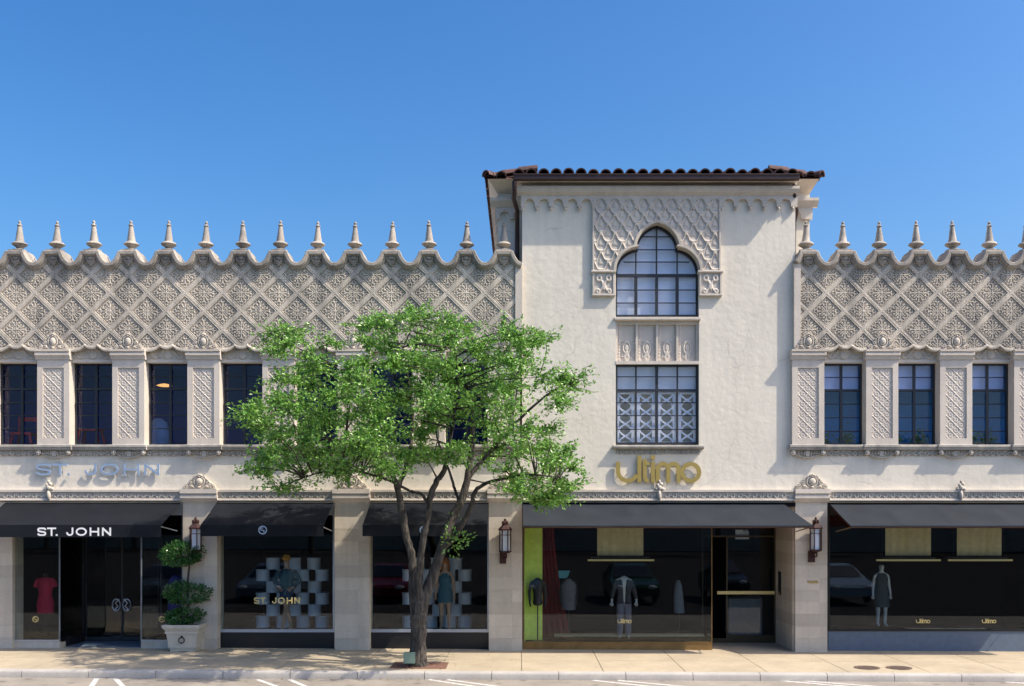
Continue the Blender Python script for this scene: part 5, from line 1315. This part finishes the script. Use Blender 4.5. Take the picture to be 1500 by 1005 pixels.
# tower shop: green panel, red curtain, forms
g0 = gz(2); fz = PZ(941, YG)
m = MB(); m.box(PX(768, .7), PX(794.5, .7), .7, .76, fz+.002, ZH-.32); m.box(PX(768, .7), PX(769.5, .7), .42, .7, fz+.002, ZH-.32); tag(m.build('lime_backdrop', C('lime_paint', (.74, .88, .14), .6), None), 'tall lime green panel at the left edge of the display window', 'panel')
m = MB(); n = 60; yc = 1.5
vs = []; fs = []
for j in range(21):
    t = j/20; zc_ = fz+.01+(ZH-.3-fz)*t; xr_ = PX(811+ (1-t)**1.8*26, yc)
    for i in range(31):
        u = i/30; vs.append((PX(793, yc)-.1+(xr_-PX(793, yc)+.1)*u, yc+.03*math.sin(u*34), zc_))
k0 = len(vs); vs += [(a, b+.01, c) for a, b, c in vs]
for j in range(20):
    for i in range(30): q = j*31+i; fs += [(q, q+1, q+32, q+31), (k0+q+31, k0+q+32, k0+q+1, k0+q)]
m.add(vs, fs); tag(m.build('curtain', C('dark_red_cloth', (.19, .005, .005)), None, smooth=True, recalc=False), 'dark red curtain drawn back beside the lime green panel', 'curtain')
def bust(label, px, yb, ztop_, mt, mt2=None, arms=True, zf=None):
    x = PX(px, yb); z = lambda py: PZ(py, yb)
    B = thing('dress_form', label, 'dress form', (x, yb, zf))
    vs = [(x, yb, z(888)), (x, yb, z(873)), (x, yb, z(858)), (x, yb, z(851)), (x, yb, z(846))]; es = [(0, 1), (1, 2), (2, 3), (3, 4)]; rs = [(.14, .1), (.105, .08), (.15, .1), (.09, .06), (.05, .05)]
    if arms:
        for s_ in (-1, 1):
            b = len(vs); vs += [(x+s_*.155, yb, z(853.5)), (x+s_*.2, yb+.02, z(868)), (x+s_*.185, yb-.03, z(884)), (x+s_*.17, yb-.04, z(889))]; es += [(3, b), (b, b+1), (b+1, b+2), (b+2, b+3)]; rs += [.05, .036, .026, .02]
    o = finish('torso', skin_mesh(vs, es, rs), mt, B, True)
    m = MB(); m.tube([(x, yb, z(886)), (x, yb, zf+.02)], .014, 8); m.lathe([(.16, 0), (.16, .012), (.03, .03)], (x, yb, zf+.003), 18); m.build('stand', M['iron'], B, smooth=50)
    return B, x, z
bust('headless black dress form on a stand before the lime green panel', 787.5, .5, 0, C('black_cloth', (.014, .013, .014), .4), zf=fz)
B, x, z = bust('form in a grey striped jacket beside the red curtain', 833, 1.15, 0, C('black_form', (.02, .02, .02)), zf=fz)
m = MB(); yb = 1.15; m.loft([(z(893), x, yb, .17, .13), (z(875), x, yb, .165, .12), (z(858), x, yb, .19, .13), (z(852), x, yb, .15, .09), (z(848), x, yb, .07, .06)])
for i in range(5): m.tube([(x-.14+.07*i, yb-.125+abs(i-2)*.015, z(892)), (x-.14+.07*i, yb-.135+abs(i-2)*.015, z(860))], .008, 4)
m.build('jacket', C('grey_jacket', (.14, .135, .155)), B, smooth=50)
yb = .95; x = PX(914, yb)
P5 = thing('mannequin', 'headless mannequin in open dark jacket and pale trousers, white hands', 'mannequin', (x, yb, fz))
wh = C('white_mannequin', (.5, .5, .48), .4)
o, hd = figure(P5, x, yb, fz+.02, 1.80, wh, 'stand', head=False, arms='out'); hand_fingers(P5, hd, wh)
m = MB()
for s_ in (-1, 1):
    m.loft([(fz+.86, x+s_*.085, yb, .11, .13), (fz+1.1, x+s_*.085, yb, .085, .11), (fz+1.28, x+s_*.1, yb, .10, .12), (fz+1.42, x+s_*.1, yb, .10, .085), (fz+1.47, x+s_*.06, yb, .04, .05)])
    m.tube([(x+s_*.16, yb, fz+1.42), (x+s_*.215, yb, fz+1.28), (x+s_*.25, yb+.02, fz+1.17), (x+s_*.295, yb-.03, fz+.97)], [.06, .062, .056, .045], 10)
m.build('jacket', C('charcoal_cloth', (.045, .04, .05)), P5, smooth=60)
m = MB()
for s_ in (-1, 1): m.tube([(x+s_*.08, yb, fz+.93), (x+s_*.095, yb, fz+.5), (x+s_*.105, yb+.01, fz+.12)], [.105, .085, .075], 12)
m.build('trousers', C('pale_trousers', (.17, .16, .20)), P5, smooth=60)
x = PX(995, 1.4); yb = 1.4
Cn = thing('hanging_coat', 'pale grey coat on a stand in the dark part of the window', 'coat', (x, yb, g0))
m = MB(); m.loft([(PZ(898, yb), x, yb, .13, .1), (PZ(875, yb), x-.02, yb, .12, .1), (PZ(858, yb), x-.02, yb, .09, .08), (PZ(850, yb), x-.03, yb, .04, .04)]); m.build('cloth', C('pale_coat', (.13, .15, .18)), Cn, smooth=60)
m = MB(); m.tube([(x, yb, PZ(850, yb)), (x, yb, g0+.01)], .015, 8); m.box(x-.2, x+.2, yb-.015, yb+.015, g0+.006, g0+.03); m.box(x-.015, x+.015, yb-.2, yb+.2, g0+.0065, g0+.028); m.build('stand', M['iron'], Cn)
yb = 2.6; xq = PX(826, yb)
Sc = thing('display_screen', 'small glowing teal screen on a thin post deep inside the shop', 'screen', (xq, yb, g0))
m = MB(); zq0, zq1 = PZ(847, yb), PZ(836, yb); m.prism([(xq-.14, zq1), (xq+.16, zq1), (xq+.11, zq0+.05), (xq+.06, zq0), (xq-.14, zq0)], yb, yb+.03); m.build('screen_face', emit_mat('screen_glow', (.04, .14, .17), .25), Sc)
MB().box(xq-.012, xq+.012, yb+.005, yb+.025, g0, zq0-.001).build('post', M['iron'], Sc)
# right shop figure
yb = YG+1.0; x = PX(1291, yb); fz4 = PZ(924.5, YG)
P6 = thing('mannequin', 'mannequin in dark top with white arms and legs, far right shop', 'mannequin', (x, yb, fz4))
o, hd = figure(P6, x, yb, fz4, 1.62, wh, 'stand', head=True, arms='down'); hand_fingers(P6, hd, wh, .9)
m = MB(); m.loft([(fz4+.48, x, yb, .20, .15), (fz4+.8, x, yb, .18, .14), (fz4+.98, x, yb, .14, .11), (fz4+1.18, x, yb, .165, .12), (fz4+1.28, x, yb, .14, .09), (fz4+1.33, x, yb, .07, .06)]); m.build('dress', C('black_dress', (.03, .045, .05)), P6, smooth=60)
# hanging cream screens with gold rails
def hscreen(label, a, b, r0, r1, y=.75):
    H_ = thing('hanging_screen', label, 'screen', (PX((a+b)/2, y), y, ZH), 'cream hanging screens with gold rails')
    m = MB(); n = 30; x0, x1 = PX(a, y), PX(b, y); z0 = PZ(814, y)
    vs = []
    for z_ in (z0, ZH-.05):
        for i in range(n+1): vs.append((x0+(x1-x0)*i/n, y+.015*math.sin(i*1.1), z_))
    for z_ in (z0, ZH-.05):
        for i in range(n+1): vs.append((x0+(x1-x0)*i/n, y+.012+.015*math.sin(i*1.1), z_))
    N = n+1; fs = []
    for i in range(n): fs += [(i, i+1, N+i+1, N+i), (3*N+i, 3*N+i+1, 2*N+i+1, 2*N+i)]
    m.add(vs, fs); m.build('cloth', C('cream_cloth', (.62, .54, .30)), H_, smooth=True, recalc=False)
    m = MB(); xr0, xr1 = PX(r0, y-.15), PX(r1, y-.15); zr_ = PZ(820, y-.15)
    m.box(xr0, xr1, y-.2, y-.16, zr_-.03, zr_+.012)
    m.build('rail', M['goldleaf'], H_)
    m = MB(); m.box(xr0+.1, xr1-.1, y-.155, y+.25, zr_+.015, zr_+.06)
    for xx in (xr0+.25, xr1-.25): m.tube([(xx, y+.1, zr_+.06), (xx, y+.1, ZH)], .008, 6)
    m.build('tray', M['iron'], H_)
hscreen('cream hanging screen above the suited headless mannequin', 875, 942.5, 861, 958)
hscreen('cream hanging screen nearer the pier in the right shop', 1297, 1364, 1283, 1377)
hscreen('cream hanging screen at the far right of the right shop', 1402, 1467.5, 1388, 1482)
# low bench rails in the windows
for lab, a, b, py, y in (('low cream shelf behind the glass of the tower shop', 812, 1030, 929, 1.1), ('low gold edged shelf behind the glass of the right shop', 1328, 1444, 921, .5)):
    x0, x1 = PX(a, y), PX(b, y); z_ = PZ(py, y); zf_ = PZ(941, YG) if a < 1000 else fz4
    Bq = thing('low_shelf', lab, 'shelf', ((x0+x1)/2, y, zf_))
    MB().box(x0, x1, y-.15, y+.15, z_-.04, z_).build('top', C('shelf_cream', (.5, .42, .25)), Bq)
    mm = MB()
    for xx in (x0+.08, x1-.08): mm.box(xx-.02, xx+.02, y-.12, y+.12, zf_, z_-.04)
    mm.build('leg', M['iron'], Bq)
# sales counter seen through the tower entrance
x0, x1 = PX(1068, 3.2), PX(1120, 3.2)
Q_ = thing('sales_counter', 'pale sales counter seen through the entrance with brass bar', 'counter', ((x0+x1)/2, 3.4, gz(9)))
MB().box(x0, x1, 3.2, 3.7, gz(9)+.005, .95).build('body', C('pale_counter', (.35, .38, .42)), Q_); MB().box(x0-.04, x1+.04, 3.17, 3.73, .952, 1.0).build('top', M['iron'], Q_)

# upstairs: red stools and a lamp, a draped form
zfl = ZLB+.012
def stool(label, px, y, zt_, back):
    x = PX(px, y); St = thing('chair', label, 'chair', (x, y, zfl)); rm_ = C('red_wood', (.62, .02, .05), .5)
    MB().box(x-.25, x+.25, y-.2, y+.2, zt_-.05, zt_).build('seat', rm_, St)
    for sx in (-1, 1):
        for sy in (-1, 1): MB().hexa([(x+sx*.3-.025, y+sy*.22-.025, zfl), (x+sx*.3+.025, y+sy*.22-.025, zfl), (x+sx*.3+.025, y+sy*.22+.025, zfl), (x+sx*.3-.025, y+sy*.22+.025, zfl)], [(x+sx*.2-.025, y+sy*.15-.025, zt_-.051), (x+sx*.2+.025, y+sy*.15-.025, zt_-.051), (x+sx*.2+.025, y+sy*.15+.025, zt_-.051), (x+sx*.2-.025, y+sy*.15+.025, zt_-.051)]).build('leg', rm_, St)
    if back:
        m = MB(); m.box(x-.24, x+.24, y+.17, y+.2, zt_+.3, zt_+.4); m.box(x-.24, x-.2, y+.17, y+.2, zt_, zt_+.3); m.box(x+.2, x+.24, y+.17, y+.2, zt_, zt_+.3); m.build('backrest', rm_, St)
stool('red chair with a back behind the leftmost upstairs window', 36, .75, zfl+.45, True)
stool('red backless stool behind the second upstairs window from the left', 133, .75, zfl+.55, False)
yl_ = 1.2; x = PX(241, yl_); z_ = PZ(565, yl_)
Lm = thing('pendant_lamp', 'glowing amber disc lamp behind the third upstairs window', 'lamp', (x, yl_, z_))
m = MB(); m.lathe([(.01, -.03), (.12, -.02), (.19, .0), (.12, .03), (.03, .05)], (x, yl_, z_), 24); m.build('shade', emit_mat('amber_glow', (.9, .42, .12), .9), Lm, smooth=40)
m = MB(); m.tube([(x, yl_, z_+.04), (x, yl_, PZ(533, .2)+.1)], .006, 6); m.build('cord', M['iron'], Lm)
x = PX(231, .95); yb = .95
Dr = thing('draped_form', 'pale blue draped form behind the third upstairs window', 'draped form', (x, yb, zfl))
m = MB(); m.loft([(zfl, x, yb, .28, .2), (zfl+.5, x+.02, yb, .27, .18), (zfl+.72, x+.03, yb, .2, .14), (zfl+.82, x+.02, yb, .08, .07)], 18); m.build('cloth', C('pale_blue_cloth', (.30, .42, .62)), Dr, smooth=50)

# ------------------------------------------------------------------ across the lot, seen only in the panes
O = thing('opposite_building', 'tile roofed shop row across the lot, mirrored in the panes', 'building', (0, -74, 0))
m = MB(); m.box(-70, 70, -80, -70, -.3, 6.2); m.build('wall', M['planter'], O)
m = MB(); m.hexa([(-71, -81, 6.2), (71, -81, 6.2), (71, -69, 6.2), (-71, -69, 6.2)], [(-66, -76.5, 8.6), (66, -76.5, 8.6), (66, -74, 8.6), (-66, -74, 8.6)]); m.build('roof', M['tile'], O)
rnd = random.Random(3)
for i in range(15):
    x = -60+i*8.5+rnd.uniform(-3, 3); y = -62+rnd.uniform(-3, 3)
    Tt = thing('lot_tree', 'tree across the parking lot, mirrored in the upstairs panes', 'tree', (x, y, 0), 'trees across the parking lot')
    m = MB(); m.tube([(x, y, -.2), (x, y, 3), (x+.3, y, 6)], [.25, .2, .1], 8); m.build('trunk', M['bark'], Tt)
    lv = []; lf = []; cs = [Vector((x+rnd.gauss(0, 1.8), y+rnd.gauss(0, 1.5), 6+rnd.uniform(-1.5, 3))) for _ in range(14)]
    for q in range(1800):
        c = rnd.choice(cs); v = Vector((rnd.gauss(0, .7), rnd.gauss(0, .7), rnd.gauss(0, .55))); p = c+v
        d = Vector((rnd.gauss(0, 1), rnd.gauss(0, 1), rnd.gauss(0, 1))).normalized(); s_ = d.orthogonal().normalized(); b = len(lv)
        lv += [tuple(p), tuple(p+d*.18+s_*.1), tuple(p+d*.36), tuple(p+d*.18-s_*.1)]; lf.append((b, b+1, b+2, b+3))
    me = bpy.data.meshes.new('crown'); me.from_pydata(lv, [], lf); me.update(); finish('crown', me, M['shrub'], Tt)

# greenery in troughs added upstairs right, standing in for mirrored trees and tile roof
rnd = random.Random(21)
pot_m = C('pink_terracotta', (.42, .17, .15), .8)  # pink of the mirrored tile roof put into the trough colour
for k, x in enumerate(midsR):
    y = .62
    Pt = thing('potted_plant', ['leafy plant in a pink trough behind the upstairs window nearest the tower', 'leafy plant in a pink trough behind the middle upstairs window on the right', 'leafy plant in a pink trough behind the rightmost full upstairs window', 'leafy plant in a pink trough behind the cut off upstairs window'][min(k, 3)], 'plant', (x, y, zfl), 'plants in troughs upstairs')
    m = MB(); m.hexa([(x-.44, y-.1, zfl), (x+.44, y-.1, zfl), (x+.44, y+.1, zfl), (x-.44, y+.1, zfl)], [(x-.46, y-.12, zfl+.19), (x+.46, y-.12, zfl+.19), (x+.46, y+.12, zfl+.19), (x-.46, y+.12, zfl+.19)]); m.build('trough', pot_m, Pt)
    lv = []; lf = []
    for cx_ in (rnd.uniform(-.34, -.2), rnd.uniform(.1, .34)):
        for q in range(170):
            p = Vector((x+cx_+rnd.gauss(0, .1), y+rnd.gauss(0, .06), zfl+.19+abs(rnd.gauss(0, .15)))); d = Vector((rnd.gauss(0, 1), rnd.gauss(0, 1), rnd.gauss(.3, 1))).normalized(); s_ = d.orthogonal().normalized(); b = len(lv)
            lv += [tuple(p), tuple(p+d*.04+s_*.022), tuple(p+d*.08), tuple(p+d*.04-s_*.022)]; lf.append((b, b+1, b+2, b+3))
    me = bpy.data.meshes.new('foliage'); me.from_pydata(lv, [], lf); me.update(); finish('foliage', me, M['leaf'], Pt)
# cars nosed in across the drive lane, below the picture; they show only as reflections
PAINT = [('dark grey', (.05, .055, .06)), ('slate blue', (.10, .14, .19)), ('maroon', (.14, .01, .015)), ('dark blue', (.02, .04, .09)), ('dark green', (.015, .06, .03)), ('black', (.012, .012, .014)), ('pale blue', (.25, .35, .45))]
tyre = mat('tyre_rubber', (.012, .012, .012), .9); cgl = mat('car_window', (.01, .012, .015), .08, spec=.8)
body_p = [(0, .32), (.02, .62), (.12, .74), (1.15, .92), (1.95, 1.36), (2.3, 1.42), (3.2, 1.40), (3.9, 1.02), (4.45, .96), (4.52, .62), (4.48, .32)]
for k, (nm_, c_) in enumerate(PAINT):
    x = -13.5+k*4.4+.4*math.sin(k*5); y0 = -13.0
    Cr = thing('parked_car', f'{nm_} parked car across the lane, mirrored in the shop glass', 'car', (x, y0-2.2, -.15))
    pm = mat('car_paint', c_, .25, .2, spec=.6); m = MB()
    vs = []
    for yy_, zz_ in body_p:
        hw = .88 if zz_ < .95 else .88-.26*(zz_-.92)/.5
        vs += [(x-hw, y0-yy_, zz_-.15), (x+hw, y0-yy_, zz_-.15)]
    n = len(body_p); fs = [(2*i, 2*i+1, 2*i+3, 2*i+2) for i in range(n-1)]+[(2*n-2, 2*n-1, 1, 0), tuple(2*i for i in range(n)), tuple(2*i+1 for i in reversed(range(n)))]
    m.add(vs, fs); m.build('body', pm, Cr)
    m = MB(); m.hexa([(x-.74, y0-1.22, .80), (x+.74, y0-1.22, .80), (x+.60, y0-1.9, 1.19), (x-.60, y0-1.9, 1.19)], [(x-.74, y0-1.20, .825), (x+.74, y0-1.20, .825), (x+.60, y0-1.88, 1.215), (x-.60, y0-1.88, 1.215)]); m.build('windscreen', cgl, Cr)
    for s_ in (-1, 1):
        m = MB(); m.ell((x+s_*.62, y0-.03, .5), (.17, .06, .08), 10, 6); m.build('headlight', M['lampglass'], Cr, smooth=True)
        for yw_ in (.85, 3.6):
            m = MB(); m.v = []; m.torus((0, 0, 0), .24, .085, 'y', 20, 8); m.v = [(x+s_*.80+b, y0-yw_+a, .17+c) for a, b, c in m.v]; m.build('wheel', tyre, Cr, smooth=True)
# parents sit where they are named; children carry world coordinates through their parent inverse
bpy.context.view_layer.update()
